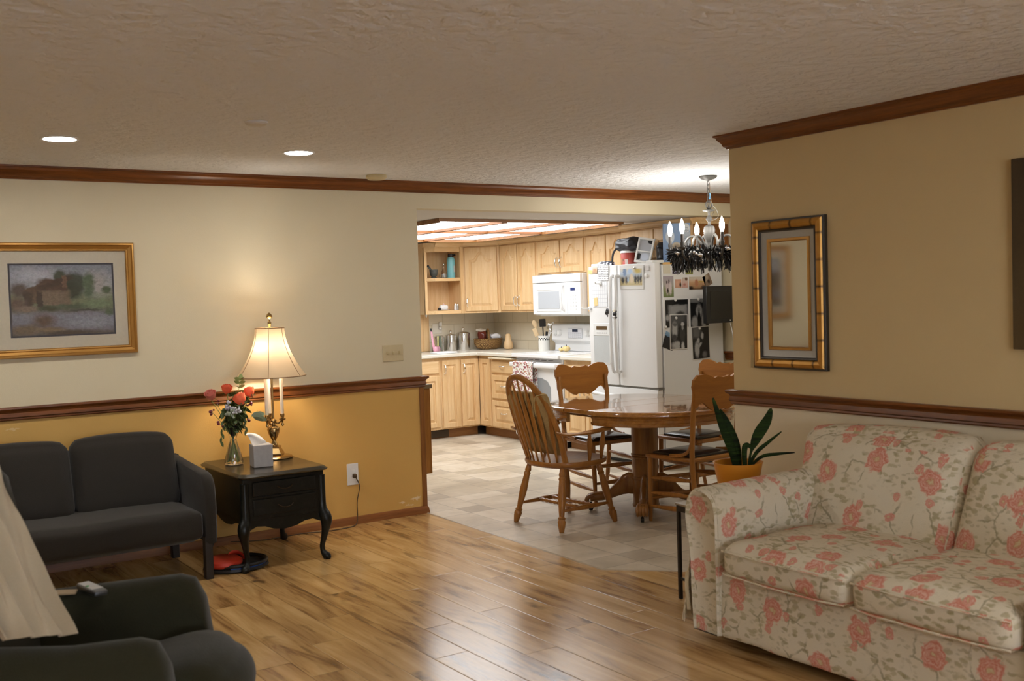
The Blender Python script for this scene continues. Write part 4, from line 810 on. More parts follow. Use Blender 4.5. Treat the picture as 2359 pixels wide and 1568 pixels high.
for x, h, l, c in ((6.165, .055, 'salt', (.75, .75, .74)), (6.203, .05, 'pepper', lin('#b9b4ac'))):
    t = thing(l+'_shaker', 'glass '+l+' shaker with metal cap on the lower corner shelf', 'shaker', (x, 10.28+(.02 if l == 'pepper' else 0), SZ0), 0, 'salt and pepper shakers')
    obj('jar', G().lathe([(.016, 0), (.017, .003), (.014, h), (.001, h)], 14), plain(l+'_glass', c, .15), t); obj('cap', G().lathe([(.015, h), (.015, h+.012), (.009, h+.02), (.001, h+.021)], 14), M['chrome'], t)
# backsplash outlet and plug-in
t = thing('wall_outlet', 'white switch and outlet plate on the kitchen backsplash', 'outlet', (6.055, YB-.011, 1.18), 0)
obj('plate', G().box(-.062, .062, -.006, 0, -.06, .06), M['counter'], t, bevel=.003)
t = thing('plug_in', 'white plug-in air freshener on the kitchen outlet', 'air freshener', (6.085, YB-.017, 1.2)); obj('body', G().rbox((0, -.02, .03), (.03, .04, .055), .012, n=4).sphere((-.005, -.025, -.02), .018, 10, 8), M['whitep'], t)
o = obj('hook', G().lathe([(.014, 0), (.01, -.02), (.004, -.03), (.001, -.031)], 10), M['whitep']); put(o, (5.83, 10.36, UZ0-.001)); tag(o, 'small white knob under the corner shelf unit', 'hook')
o = obj('switch_box', G().box(-.03, .02, -.02, 0, -.03, .03).box(-.03, .015, -.015, 0, -.055, -.032), M['counter'], bevel=.003); put(o, (5.85, YB-.033, 2.055)); tag(o, 'small cream bracket box high on the window casing', 'bracket')
# ---------------- dining table ----------------
TC = (4.83, 5.60)
t = thing('dining_table', 'round oak pedestal dining table with leaf and claw feet', 'table', (TC[0], TC[1], 0))
def oval(r, lf, n=24, z=0, seg=None):
    p = []
    for k in range(n+1): a = pi*k/n; p.append((r*cos(a), lf/2+r*sin(a), z))
    for k in range(n+1): a = pi+pi*k/n; p.append((r*cos(a), -lf/2+r*sin(a), z))
    return p
TR_ = .575
for sgn, nm in ((1, 'tabletop_half'), (-1, 'tabletop_half')):
    def half(r, z): return [(r*cos(pi*k/28), sgn*(.13+.001+r*sin(pi*k/28)), z) for k in range(29)]
    obj(nm, G().loft([half(TR_-.02, .715), half(TR_, .722), half(TR_, .738), half(TR_-.008, .748), half(TR_-.02, .75)]), M['tab'], t, ang=50)
obj('table_leaf', G().box(-TR_+.003, TR_-.003, -.129, .129, .722, .75), M['tab'], t, bevel=.004)
for sgn in (1, -1):
    pr_ = [(TR_-.035, .717), (TR_-.028, .700), (TR_-.034, .692), (TR_-.034, .675), (TR_-.026, .672), (TR_-.028, .66), (TR_-.036, .650), (TR_-.062, .650), (TR_-.062, .717)]
    loops = [[(r*cos(pi*k/28), sgn*(.135+r*sin(pi*k/28)), z) for r, z in pr_] for k in range(29)]
    g = G().loft(loops); obj('apron', g, M['tab'], t, ang=30)
obj('slide_rail', G().box(-.28, -.23, -.48, .48, .655, .715).box(.23, .28, -.48, .48, .655, .715).box(-.3, .3, -.05, .05, .63, .66), M['tabz'], t)
co = (-.01, -.045)
obj('pedestal', G().lathe([(.12, .63), (.12, .60), (.092, .585), (.092, .405), (.098, .40), (.098, .392), (.092, .388), (.098, .382), (.098, .374), (.092, .37), (.09, .245), (.097, .24), (.097, .228), (.09, .224), (.09, .06), (.095, .05), (.092, .035), (.07, .03), (.001, .03)][::-1], 30, (co[0], co[1], 0)), M['tabz'], t, ang=30)
def claw(a):
    """S-curved leg, paw and caster, pointing along angle a"""
    Mx = xf((co[0], co[1], 0), a); g = G(); g.M = Mx
    top = spline([(.085, .245), (.15, .235), (.20, .18), (.25, .125), (.31, .10), (.36, .105), (.395, .10)], 5)if False else None
    up = [(.08, .265), (.12, .27), (.16, .25), (.20, .205), (.25, .155), (.30, .135), (.35, .13), (.385, .125)]
    lo_ = [(.08, .115), (.12, .118), (.16, .112), (.20, .10), (.25, .08), (.30, .07), (.35, .065), (.385, .062)]
    hw = [.030, .030, .030, .028, .026, .026, .032, .036]; loops = []
    for (x0, z0), (x1, z1), h in zip(up, lo_, hw):
        zc, hz = (z0+z1)/2, (z0-z1)/2; loops.append([(x0, h*cos(b)*(1 if abs(cos(b)) > .3 else .9), zc+hz*sin(b)) for b in [2*pi*k/14 for k in range(14)]])
    g.loft(loops)
    return g, Mx
for a in (radians(225), radians(135), radians(-45), radians(45)):
    g, Mx = claw(a); lg = obj('leg', g, M['tabz'], t, ang=60)
    g = G(); g.M = Mx
    for yy in (-.027, -.009, .010, .028): g.tube(spline([(.36, yy*.8, .11), (.395, yy, .10), (.412, yy*1.05, .075), (.408, yy*1.05, .045)], 4), [.015]*9+[.013, .012, .011, .008][:4], 8)
    obj('claw', g, M['tabz'], lg, ang=60)
    g = G(); g.M = Mx; g.tube([(.385, -.01, .018), (.385, .01, .018)], .018, 12).rod((.385, 0, .02), (.385, 0, .06), .006); obj('caster', g, M['dark'], lg)

# ---------------- windsor armchair ----------------
t = thing('windsor_armchair', 'oak spindle-back armchair with a tan cushion tied to its bow back', 'chair', (4.185, 5.645, 0), radians(4))
SZ = .435
def seat_outline(k, z, ins=0):
    pts = []
    for i in range(40):
        a = 2*pi*i/40; c_, s_ = cos(a), sin(a); rx = .255 if c_ > 0 else .25; x = rx*math.copysign(abs(c_)**.75, c_)+.01; y = .255*math.copysign(abs(s_)**.8, s_)*(1+.05*c_)
        pts.append(((x)*(1-ins), y*(1-ins), z))
    return pts
obj('seat', G().loft([seat_outline(0, SZ-.042, .10), seat_outline(0, SZ-.030, .02), seat_outline(0, SZ-.012, 0), seat_outline(0, SZ-.002, .02), seat_outline(0, SZ-.006, .12), seat_outline(0, SZ-.018, .35), seat_outline(0, SZ-.02, .8)]), M['chairx'], t, ang=60)
lp = [(0, .014), (.08, .017), (.13, .022), (.16, .018), (.19, .024), (.22, .019), (.26, .021), (.45, .026), (.66, .021), (.76, .017), (.785, .026), (.81, .021), (.84, .027), (.90, .024), (1, .015)]
for sx, sy in ((-1, 1), (-1, -1), (1, -1), (1, 1)):
    obj('leg', G().turned((sx*.155, sy*.165, SZ-.03), (sx*.235+(-.0), sy*.235, 0), lp, 12), M['chair'], t)
st = [(0, .009), (.15, .011), (.5, .018), (.85, .011), (1, .009)]
for sy in (-1, 1): obj('side_stretcher', G().turned((-.21, sy*.213, .13), (.21, sy*.213, .13), st), M['chair'], t)
tw_ = [(0, .008)]+[(.06+.88*i/18, .010+(.005 if i % 2 else 0)) for i in range(19)]+[(1, .008)]
for x in (-.05, .06): obj('cross_stretcher', G().turned((x, -.213, .133), (x, .213, .133), tw_, 10), M['chair'], t)
bow = []
for i in range(25):
    a = pi*i/24; y = .225*cos(a)*(1-.12*(1-sin(a)))*1.02; h = sin(a)**.62*.56 if i not in (0, 24) else 0
    bow.append((-.185-.195*(h/.56)**1.0-.035*cos(a)**2*-1.2, y*(1.0 if i not in (0, 24) else .93), SZ+h-.01*(i in (0, 24))))
obj('bow', G().tube(bow, .018, 10, 1.2), M['chair'], t)
def bowz(y):
    best = min((abs(p[1]-y), p) for p in bow if p[2] > SZ+.15); return best[1]
for k in range(7):
    y0 = -.15+.05*k; y1 = y0*1.22; b = bowz(y1); base = (-.215+.035*(abs(y0)/.15)**2, y0, SZ-.012)
    A, B = Vector(base), Vector((b[0]+.0, y1, b[2]-.005)); n = 10; loops = []
    for i in range(n+1):
        s = i/n; p = A+(B-A)*s; wdt = .007+.0165*sin(pi*min(1, max(0, (s-.12)/.82)))**1.3; th = .0065
        loops.append([(p.x+th*sin(q), p.y+wdt*cos(q), p.z) for q in [2*pi*j/8 for j in range(8)]])
    obj('spindle', G().loft(loops), M['chair'], t)
for sy in (-1, 1):
    ar = spline([(-.250, sy*.222, .640), (-.19, sy*.245, .622), (-.06, sy*.262, .618), (.06, sy*.27, .624), (.15, sy*.262, .630), (.185, sy*.25, .630)], 4)
    obj('armrest', G().tube(ar, [.016]*3+[.021]*6+[.029]*8+[.032]*3+[.016], 10, .5, up=(0, 1, 0)), M['chair'], t)
    sp_ = [(0, .009), (.3, .014), (.6, .019), (.85, .012), (1, .009)]
    obj('arm_post', G().turned((.14, sy*.215, SZ-.01), (.12, sy*.266, .625), sp_), M['chair'], t); obj('arm_post', G().turned((.03, sy*.225, SZ-.01), (.0, sy*.264, .618), sp_), M['chair'], t)
t = thing('chair_cushion', 'tan woven back cushion tied inside the spindle-back armchair', 'cushion', (4.185, 5.645, 0), radians(4))
def cw(p):
    s = (p.z-.47)/.44; return (p.x-.18*s, p.y*(1+.14*s), p.z)
cm = plain('tan_tweed', lin('#a98f5f'), .95, bump=.5, bs=160, var=.25)
obj('pad', G().rbox((-.135, 0, .685), (.055, .36, .42), .025, (.02, 0, 0), 8, cw), cm, t)
obj('tie', G().tube(spline([(-.29, -.16, .875), (-.345, -.195, .885), (-.372, -.175, .87), (-.372, -.15, .81), (-.36, -.145, .745)], 4), .004, 6).tube(spline([(-.372, -.18, .875), (-.376, -.168, .82), (-.366, -.172, .755)], 4), .004, 6), cm, t)

# ---------------- pressed-back chairs (front is local +y) ----------------
def crest_poly():
    hw, zb, zt = .235, .765, .985
    top = [(-hw+.015, .86), (-hw-.002, .91), (-hw+.003, .955), (-hw+.03, .985), (-hw+.075, .99), (-hw+.12, .978), (-.075, .960), (-.05, .972), (-.04, .968), (0, .962)]
    bot = [(0, .758), (-.03, .762), (-.05, .752), (-.075, .756), (-.11, .775), (-.14, .80), (-.165, .812), (-.185, .80), (-.20, .775), (-.215, .78), (-.222, .81)]
    L = bot[:0:-1][::-1]; left = [(x, z) for x, z in top][::1]
    half = bot+left           # bottom centre -> left -> top centre
    right = [(-x, z) for x, z in half[::-1] if x < -1e-6]
    return half+right
def press_chair(name, label, loc, rz, group):
    t = thing(name, label, 'chair', loc, rz, group)
    poly = crest_poly(); cv = lambda x: -.030*(1-(x/.24)**2)
    def yb(z): return -.20-.06*max(0, (z-.45))/.53
    obj('crest_rail', G().loft([[(x, yb(z)+cv(x)+.009, z) for x, z in poly], [(x, yb(z)+cv(x)-.009, z) for x, z in poly]]), M['crest'], t, ang=30)
    for sx in (-1, 1):
        obj('back_leg', G().tube(spline([(sx*.19, -.255, 0), (sx*.193, -.215, .2), (sx*.198, -.20, .44), (sx*.202, -.213, .62), (sx*.207, -.232, .79), (sx*.207, -.242, .90)], 4), [.014]*3+[.017]*14+[.013]*4, 10), M['chair'], t)
        obj('front_leg', G().turned((sx*.195, .185, .43), (sx*.19, .20, 0), [(0, .019), (.1, .018), (.5, .017), (.9, .013), (1, .012)]), M['chair'], t)
        for z in (.30, .20, .11)[:3]: obj('side_stretcher', G().turned((sx*.192, -.205, z+.01), (sx*.192, .19, z-.01), st), M['chair'], t)
        obj('hip_rail', G().tube(spline([(sx*.205, -.222, .66), (sx*.21, -.20, .53), (sx*.213, -.14, .475), (sx*.213, -.02, .458)], 5), .010, 8, 1.2), M['chair'], t)
    for z in (.27, .15): obj('front_stretcher', G().turned((-.19, .195, z), (.19, .195, z), st), M['chair'], t)
    obj('back_stretcher', G().turned((-.19, -.21, .2), (.19, -.21, .2), st), M['chair'], t)
    obj('seat_frame', G().loft([[(-.205, -.2, .425), (.205, -.2, .425), (.222, .205, .425), (-.222, .205, .425)], [(-.205, -.2, .452), (.205, -.2, .452), (.222, .205, .452), (-.222, .205, .452)]]), M['chairx'], t, bevel=.008)
    obj('seat_pad', G().rbox((0, .0, .456), (.37, .35, .03), .014, (0, 0, .012), 6), plain('dark_brown_leather', (.03, .022, .02), .25) if 'leather' not in M else M['leather'], t)
    return t
M['leather'] = plain('dark_brown_leather', (.028, .021, .019), .22)
GC = 'pressed-back dining chairs'
ch = press_chair('dining_chair', 'carved-crest oak dining chair on the far side of the table, before the range', (4.90, 6.13, 0), radians(174), GC)
dup(ch, (4.822, 5.095, 0), radians(2), 'carved-crest oak dining chair on the near side of the table, its back to the sofa', GC)
dup(ch, (5.46, 5.70, 0), radians(89), 'carved-crest oak dining chair facing from the right end of the table, before the refrigerator side', GC)

# ---------------- chandelier ----------------
CX, CY = 5.46, 5.53
t = thing('chandelier', 'dark metal candle chandelier hung with black tinsel garland over the dining table', 'chandelier', (CX, CY, 0)); pw = plain('pewter', (.07, .066, .06), .5, 0)
obj('canopy', G().lathe([(.065, ZC-.001), (.065, ZC-.008), (.05, ZC-.022), (.015, ZC-.032), (.001, ZC-.04)], 22), pw, t)
g = G(); z = ZC-.035
for i in range(7):
    a = (i % 2)*pi/2; pts = [(.009*cos(b)*cos(a), .009*cos(b)*sin(a), z-.018+.020*sin(b)) for b in [2*pi*k/12 for k in range(13)]]; g.tube(pts, .0022, 5); z -= .029
obj('chain', g, pw, t)
obj('blue_tie', G().rod((.012, 0, 2.21), (.010, 0, 2.165), .005, .005, 6), plain('light_blue_tape', lin('#6fb0dc'), .5), t)
obj('wire', G().tube(spline([(.01, 0, 2.28), (.03, .01, 2.18), (.045, .01, 2.13), (.075, 0, 2.09), (.09, 0, 2.04), (.05, .03, 2.02), (.07, .02, 2.08), (.05, 0, 2.12)], 6), .0035, 6), glass('clear_cord', (.9, .9, .85), .1), t)
obj('top_ring', G().tube([(.028*cos(b), 0, 2.125+.028*sin(b)) for b in [2*pi*k/20 for k in range(21)]], .004, 6), pw, t)
obj('centre_column', G().lathe([(.001, 2.12), (.010, 2.11), (.012, 2.095), (.045, 2.088), (.045, 2.083), (.010, 2.075), (.008, 2.05), (.022, 2.03), (.022, 2.02), (.010, 2.005), (.010, 1.985), (.036, 1.97), (.042, 1.945), (.036, 1.90), (.018, 1.865), (.020, 1.85), (.034, 1.83), (.038, 1.815), (.030, 1.80), (.045, 1.78), (.03, 1.74), (.001, 1.72)], 22), pw, t)
bulbm = emis('candle_bulb', (1.0, .95, .87), L_BULB)
angs = [radians(a) for a in (212, 172, 118, 300, 350, 60)]
angs = [radians(a-34) for a in (160, 218, 277, 345, 98)]
for k, a in enumerate(angs):
    ca, sa = cos(a), sin(a); R_ = .285
    P2 = [(.04, 1.80), (.08, 1.88), (.13, 1.905), (.17, 1.87), (.18, 1.80), (.20, 1.745), (.245, 1.735), (.277, 1.77), (R_, 1.815)]
    ar = obj('arm', G().tube(spline([(r*ca, r*sa, z) for r, z in P2], 5), .0085, 8), pw, t)
    obj('candle_cup', G().lathe([(.008, 1.80), (.030, 1.815), (.032, 1.822), (.010, 1.822), (.016, 1.84), (.016, 1.855), (.012, 1.856)], 16, (R_*ca, R_*sa, 0)), pw, ar)
    obj('candle_tube', G().rod((R_*ca, R_*sa, 1.83), (R_*ca, R_*sa, 1.915), .0115, .0115, 12), plain('dark_candle', (.06, .05, .045), .5), ar)
    b = obj('bulb', G().lathe([(.009, 1.915), (.012, 1.925), (.0185, 1.95), (.0175, 1.975), (.010, 2.0), (.004, 2.015), (.001, 2.022)], 14, (R_*ca, R_*sa, 0)), bulbm, ar); b.visible_shadow = True
t = thing('tinsel_garland', 'bushy black tinsel garland with silver beads wound round the chandelier arms', 'garland', (CX, CY, 0))
g = G(); random.seed(3); bl = plain('black_tinsel', (.010, .010, .011), .3, spec=.8)
for i in range(2300):
    a = random.random()*2*pi; R_ = .235+.03*sin(3*a); zc = 1.775+.02*sin(2*a+1)
    b = random.random()*2*pi; q = random.uniform(0, .02); L = random.uniform(.02, .045); p = Vector(((R_+q*cos(b))*cos(a), (R_+q*cos(b))*sin(a), zc+q*sin(b)))
    d = Vector((cos(a)*cos(b), sin(a)*cos(b), sin(b)))+Vector((random.uniform(-.5, .5), random.uniform(-.5, .5), random.uniform(-1.3, .1))); d.normalize(); d *= L
    s = d.cross(Vector((random.random(), random.random(), random.random()))).normalized()*random.uniform(.003, .006)
    g.add([tuple(p-s), tuple(p+s), tuple(p+d+s*.6), tuple(p+d*1.15), tuple(p+d-s*.6)], [(0, 1, 2, 3, 4)])
for k in range(26):      # hanging tufts
    a = 2*pi*k/26+random.uniform(-.1, .1); R_ = .24
    for j in range(26):
        p = Vector((R_*cos(a)+random.uniform(-.02, .02), R_*sin(a)+random.uniform(-.02, .02), 1.75-random.random()*.04)); d = Vector((random.uniform(-.3, .3), random.uniform(-.3, .3), -1)).normalized()*random.uniform(.03, .075)
        s = Vector((random.uniform(-1, 1), random.uniform(-1, 1), 0)).normalized()*.004; g.add([tuple(p-s), tuple(p+s), tuple(p+d+s), tuple(p+d*1.1), tuple(p+d-s)], [(0, 1, 2, 3, 4)])
o = obj('tinsel', g, bl, t, flat=True); o['kind'] = 'stuff'
g = G()
for i in range(60):
    a = random.random()*2*pi; R_ = .245+random.uniform(-.03, .035); g.sphere((R_*cos(a), R_*sin(a), 1.775+random.uniform(-.035, .03)), random.uniform(.004, .011), 7, 5)
for i in range(9):
    a = i*.7+.2; R_ = .275; g.sphere((R_*cos(a), R_*sin(a), 1.775+.02*sin(i*2.3)), (.02, .02, .014), 7, 5)
o = obj('silver_beads', g, plain('silver_bead', (.75, .75, .78), .15, .8), t); o['kind'] = 'stuff'

# television on a wall arm in the dining area
t = thing('television', 'small black flat television mounted beside the refrigerator', 'television', (6.60, 6.50, 1.39))
obj('bezel', G().box(-.235, .235, 0, .045, -.155, .160), M['dark'], t, bevel=.006); obj('screen', G().box(-.19, .215, -.002, .001, -.12, .115), plain('black_screen', (.004, .004, .006), .12, spec=.6), t)
obj('power_light', G().tube([(.04, 0, -.135), (.04, -.004, -.135)], .006, 10), M['whitep'], t); obj('wall_arm', G().box(-.05, .05, .045, .06, -.06, .06).box(.0, .22, .06, .085, -.02, .02).box(.215, .239, .02, .14, -.05, .05), M['blackmetal'], t)
tag(put(obj('cable', G().tube(spline([(0, 0, 0), (.03, .0, -.12), (.05, .0, -.3), (.07, .0, -.55)], 5), .004, 6), M['whitep']), (6.66, 6.52, 1.234)), 'pale cable hanging down from the black television', 'cable')

# ---------------- left wall: picture, switches, outlet ----------------
t = thing('framed_picture', 'gold-framed landscape print of a stone cottage by a river', 'picture', (1.281, YW, 1.572))
gold = plain('antique_gold', lin('#b08240'), .38, .6, var=.12, bs=30)
def frame(g, hw, hh, prof):
    """mitred frame; prof = [(inset from outer edge, y)]"""
    loops = [[(sx*(hw-i), y, sz*(hh-i)) for sx, sz in ((-1, -1), (1, -1), (1, 1), (-1, 1))] for i, y in prof]
    return g.loft(loops, False, False)
PW, PH = .4065, .328
obj('frame', frame(G(), PW, PH, [(0, 0), (0, -.022), (.006, -.032), (.014, -.034), (.020, -.024), (.034, -.016), (.040, -.020), (.046, -.020), (.050, -.012), (.050, 0)]), gold, t, ang=20)
obj('mat_board', G().box(-PW+.05, PW-.05, -.009, -.004, -PH+.05, PH-.05), plain('cream_mat_board', lin('#ebe0c9'), .7), t)
obj('inner_mat', G().box(-.286, .286, -.0100, -.009, -.211, .209), plain('dark_blue_mat', lin('#4a4a55'), .7), t)
lm = pic('river_cottage_print', [(0, lin('#6f665f')), (.12, lin('#82808a')), (.28, lin('#8f8f9c')), (.36, lin('#6d6a5c')), (.45, lin('#7b8463')), (.58, lin('#8d957a')), (.64, lin('#a3a6aa')), (.85, lin('#a9adb8')), (1, lin('#8e939f'))],
    [(.25, .86, .22, .14, lin('#c3c3cb'), .7), (.85, .72, .18, .2, lin('#b9b4b0'), .8), (.62, .74, .13, .17, lin('#3b4536'), .35), (.56, .62, .16, .14, lin('#35402f'), .4), (.48, .83, .07, .11, lin('#46503c'), .4), (.76, .74, .07, .16, lin('#5d6e52'), .4), (.76, .6, .06, .1, lin('#62735a'), .5),
     (.94, .63, .06, .06, lin('#55664a'), .4), (.08, .64, .10, .12, lin('#5f5147'), .5), (.35, .55, .22, .11, lin('#6d5440'), .25, 0, 1), (.40, .70, .17, .10, lin('#5b4030'), .25, -.5), (.24, .66, .14, .05, lin('#654c39'), .3, .5, 1), (.42, .74, .2, .04, lin('#4c3628'), .3, .5, 1), (.52, .76, .025, .10, lin('#7a5a45'), .2, 0, 1),
     (.42, .52, .16, .12, lin('#83705b'), .3, 0, 1), (.16, .50, .05, .13, lin('#4b3a2c'), .3, 0, 1), (.27, .50, .03, .14, lin('#43342a'), .3, 0, 1), (.06, .45, .1, .12, lin('#6d574b'), .6), (.15, .38, .13, .05, lin('#8d7a6a'), .5), (.36, .38, .12, .05, lin('#45492f'), .5),
     (.62, .40, .26, .045, lin('#56604a'), .5), (.85, .42, .18, .09, lin('#7f9270'), .6), (.7, .34, .2, .02, lin('#4e4f45'), .5), (.96, .3, .06, .07, lin('#5c6c50'), .5), (.8, .16, .3, .12, lin('#a0a3ae'), .8), (.3, .2, .13, .12, lin('#6b5240'), .7), (.12, .08, .16, .09, lin('#7d6a52'), .5), (.35, .07, .18, .05, lin('#8b785d'), .5), (.55, .02, .3, .05, lin('#55483c'), .6)], nz=.075, ns=15, tx=.75)
obj('print', G().box(-.276, .276, -.0106, -.0100, -.201, .199), lm, t, uv='xz', flat=True)
obj('glazing', G().box(-PW+.045, PW-.045, -.0130, -.0120, -PH+.045, PH-.045), glass('picture_glass', (1, 1, 1), .01), t, flat=True)
t = thing('light_switch', 'almond triple light switch plate at the end of the left wall', 'light switch', (3.408, YW, 1.146))
obj('plate', G().box(-.080, .080, -.007, 0, -.057, .057), plain('painted_almond_plate', lin('#cbbb95'), .4), t, bevel=.004)
for x in (-.046, 0, .046): obj('toggle', G().rbox((x, -.012, .002), (.010, .02, .022), .003, n=3), M['almond'], t)
t = thing('wall_outlet', 'white electrical outlet low on the ochre wall with a brown cord plugged in', 'outlet', (3.07, YW, .342))
obj('plate', G().box(-.042, .042, -.007, 0, -.073, .073), M['white'], t, bevel=.003); obj('socket', G().rbox((0, -.008, .012), (.034, .008, .05), .004, n=3), M['whitep'], t)
t = thing('power_cord', 'brown lamp cord running from the wall outlet down along the baseboard', 'cord', (0, 0, 0)); bc = plain('brown_cord', lin('#4a3723'), .5)
obj('plug', G().rbox((3.075, YW-.024, .333), (.026, .03, .028), .008, n=4), bc, t)
obj('cable', G().tube(spline([(3.08, YW-.034, .32), (3.10, YW-.04, .26), (3.085, YW-.028, .16), (3.082, YW-.03, .06), (3.06, YW-.05, .008), (2.98, YW-.09, .005), (2.85, YW-.10, .005), (2.75, YW-.07, .005), (2.66, YW-.05, .005), (2.40, YW-.06, .005), (2.2, YW-.03, .02)], 6), .0035, 6), bc, t)

# ceiling fittings
dl_em = emis('downlight_lens', (1.0, .96, .89), L_DOWN); DW = plain('white_trim_ring', (.75, .74, .72), .5)
for k, (x, y, lab) in enumerate(((1.085, 5.44, 'left recessed ceiling light above the framed picture'), (2.315, 5.47, 'right recessed ceiling light nearer the table lamp'), (-.15, 5.42, 'recessed ceiling light further left along the same row'), (-1.4, 5.40, 'recessed ceiling light at the far left of the row'), (.9, .9, 'unseen recessed fill light added over the near part of the room'), (2.9, .9, 'unseen recessed fill light added over the near end of the rose-print sofa'), (.9, -1.3, 'unseen recessed fill light added nearest the back window, left one'), (2.9, -1.3, 'unseen recessed fill light added nearest the back window, right one'), (-1.2, .9, 'unseen recessed fill light added over the near left part of the room'), (5.5, 3.7, 'unseen recessed fill light added over the dining floor behind the right wall'))):  # all outside the left wall row are unseen, added as fill light
    t = thing('recessed_light', lab, 'ceiling light', (x, y, ZC), 0, 'recessed ceiling lights')
    obj('trim_ring', G().lathe([(.072, -.001), (.074, -.006), (.086, -.007), (.089, -.001)], 30), DW, t); obj('lens', G().lathe([(.073, -.002), (.073, -.006), (.001, -.0065)], 30), dl_em, t)
o = obj('ceiling_plate', G().lathe([(.001, 0), (.052, -.001), (.052, -.008), (.046, -.014), (.001, -.015)], 28), M['kceil']); put(o, (1.765, 4.635, ZC)); tag(o, 'small plain round cover on the ceiling between the recessed lights', 'ceiling cover')
o = obj('smoke_detector', G().lathe([(.001, 0), (.066, -.001), (.068, -.018), (.055, -.030), (.001, -.033)], 28), M['almond']); put(o, (3.19, 6.27, ZC)); tag(o, 'round smoke detector on the ceiling close to the left wall moulding', 'smoke detector')

# ---------------- right wall ----------------
t = thing('wall_mirror', 'narrow mirror in a bamboo-style gold and black frame', 'mirror', (XR, 3.655, 1.478), R90)
MW, MH = .236, .382
def bamboo():
    t = NT('bamboo_gilt'); tc = t.n('TexCoord'); sp = t.n('SeparateXYZ', {0: tc.outputs['Object']}); ax = t.math('ABSOLUTE', sp.outputs[0]); 
    onside = t.math('GREATER_THAN', t.math('DIVIDE', ax, MW), t.math('DIVIDE', t.math('ABSOLUTE', sp.outputs[2]), MH))
    co_ = t.math('ADD', t.math('MULTIPLY', onside, sp.outputs[2]), t.math('MULTIPLY', t.math('SUBTRACT', 1, onside), sp.outputs[0]))
    r = t.math('ABSOLUTE', t.math('SUBTRACT', t.math('FRACT', t.math('ADD', t.math('MULTIPLY', co_, 7.6), .25)), .5)); k = t.ramp(t.math('ADD', r, t.math('MULTIPLY', t.math('SUBTRACT', t.noise(tc.outputs['Object'], 40), .5), .08)), [(.0, (.9, .9, .9)), (.02, (.6, .6, .6)), (.085, (0, 0, 0))])
    c = t.mix(k, t.mix(t.noise(tc.outputs['Object'], 25), lin('#a8742c'), lin('#c79545')), lin('#2a1c0e')); return t.pbr(c, .4, metal=.5)
bam = bamboo(); blk = plain('black_gilt_edge', (.03, .022, .014), .4); slv = plain('silver_fillet', lin('#a8a6a0'), .4, .3)
fr_ = obj('frame', frame(G(), MW, MH, [(.010, -.028), (.016, -.036), (.030, -.041), (.044, -.036), (.050, -.028)]), bam, t, ang=20)
obj('outer_edge', frame(G(), MW, MH, [(0, 0), (0, -.020), (.004, -.028), (.010, -.028)]), blk, t, ang=20)
obj('inner_edge', frame(G(), MW, MH, [(.050, -.028), (.054, -.032), (.060, -.030), (.064, -.020)]), blk, t, ang=20)
obj('silver_band', frame(G(), MW, MH, [(.064, -.020), (.070, -.018), (.098, -.012)]), slv, t, ang=20)
obj('inner_gold', frame(G(), MW, MH, [(.098, -.012), (.100, -.020), (.112, -.020), (.116, -.010)]), gold, t, ang=20)
obj('glass', G().box(-MW+.11, MW-.11, -.010, -.008, -MH+.11, MH-.11), plain('mirror_glass', (.55, .52, .47), .06, 1, var=0), t, flat=True)
t = thing('light_switch', 'almond light switch plate partly hidden behind the gold mirror', 'light switch', (XR, 3.897, 1.155), R90)
obj('plate', G().box(-.036, .036, -.006, 0, -.058, .058), plain('painted_almond_plate_2', lin('#b9a67c'), .4), t, bevel=.003); obj('toggle', G().rbox((0, -.010, .002), (.010, .016, .022), .003, n=3), M['almond'], t)
o = thing('wall_canvas', 'dark brown canvas on the right wall, cut by the picture edge', 'picture', (XR, 2.16, 1.615), R90)
obj('canvas', G().box(-.30, .30, -.03, 0, -.388, .388), pic('dark_canvas', [(0, lin('#54401f')), (.5, lin('#453418')), (1, lin('#3c2d17'))], [(.5, .5, .4, .3, lin('#5b4722'), .8)]), o, uv='xz', bevel=.003)
# ---------------- charcoal loveseat ----------------
def fabric(name, col, st=.3, sc=260, var=.18):
    t = NT(name); v = t.coord('Object'); n = t.noise(v, sc, 2, .6); n2 = t.noise(v, 7, 3, .5, .5)
    c = t.mix(n, tuple(x*(1-var) for x in col), tuple(x*(1+var) for x in col))
    return t.pbr(c, .95, t.bump(t.math('ADD', t.math('MULTIPLY', n, .25), t.math('MULTIPLY', n2, .6)), st, .015), spec=.12, Sheen_Weight=.15, Sheen_Roughness=.5)
char = fabric('charcoal_wool', lin('#2f2c28')); grn = fabric('dark_green_wool', lin('#2f2d1f'))
blkw = plain('black_stained_wood', (.015, .012, .011), .4)
t = thing('loveseat', 'charcoal two-seat sofa with loose back cushions under the framed picture', 'sofa', (1.17, 6.10, 0))
sag = lambda p: (p.x, p.y, p.z-.010*max(0, cos((p.x)*5.2))**2*max(0, min(1, (p.z-.24)/.14)))
obj('seat', G().rbox((0, -.01, .305), (1.26, .70, .17), .045, (0, .006, .012), 14, sag), char, t)
for sx in (-1, 1):
    # shell-like arm: rounded at the top front, tapering down
    pf = [(-.355, .20), (-.365, .40), (-.35, .52), (-.31, .57), (-.24, .588), (-.05, .60), (.15, .612), (.30, .62), (.345, .59), (.345, .20)]
    pf = [(p[1], p[2]) for p in spline([(0, a, b) for a, b in pf], 4)]
    loops = [[(sx*(.640+dx), y*(1-sh*.04)+sh*.0, .43+(z-.43)*(1-sh*.05)) for y, z in pf] for dx, sh in ((0, 1), (.012, .2), (.03, 0), (.048, .2), (.06, 1))]
    obj('arm', G().loft(loops), char, t, ang=60)
obj('back', G().rbox((0, .30, .46), (1.28, .10, .50), .04, (0, .01, 0), 8), char, t)
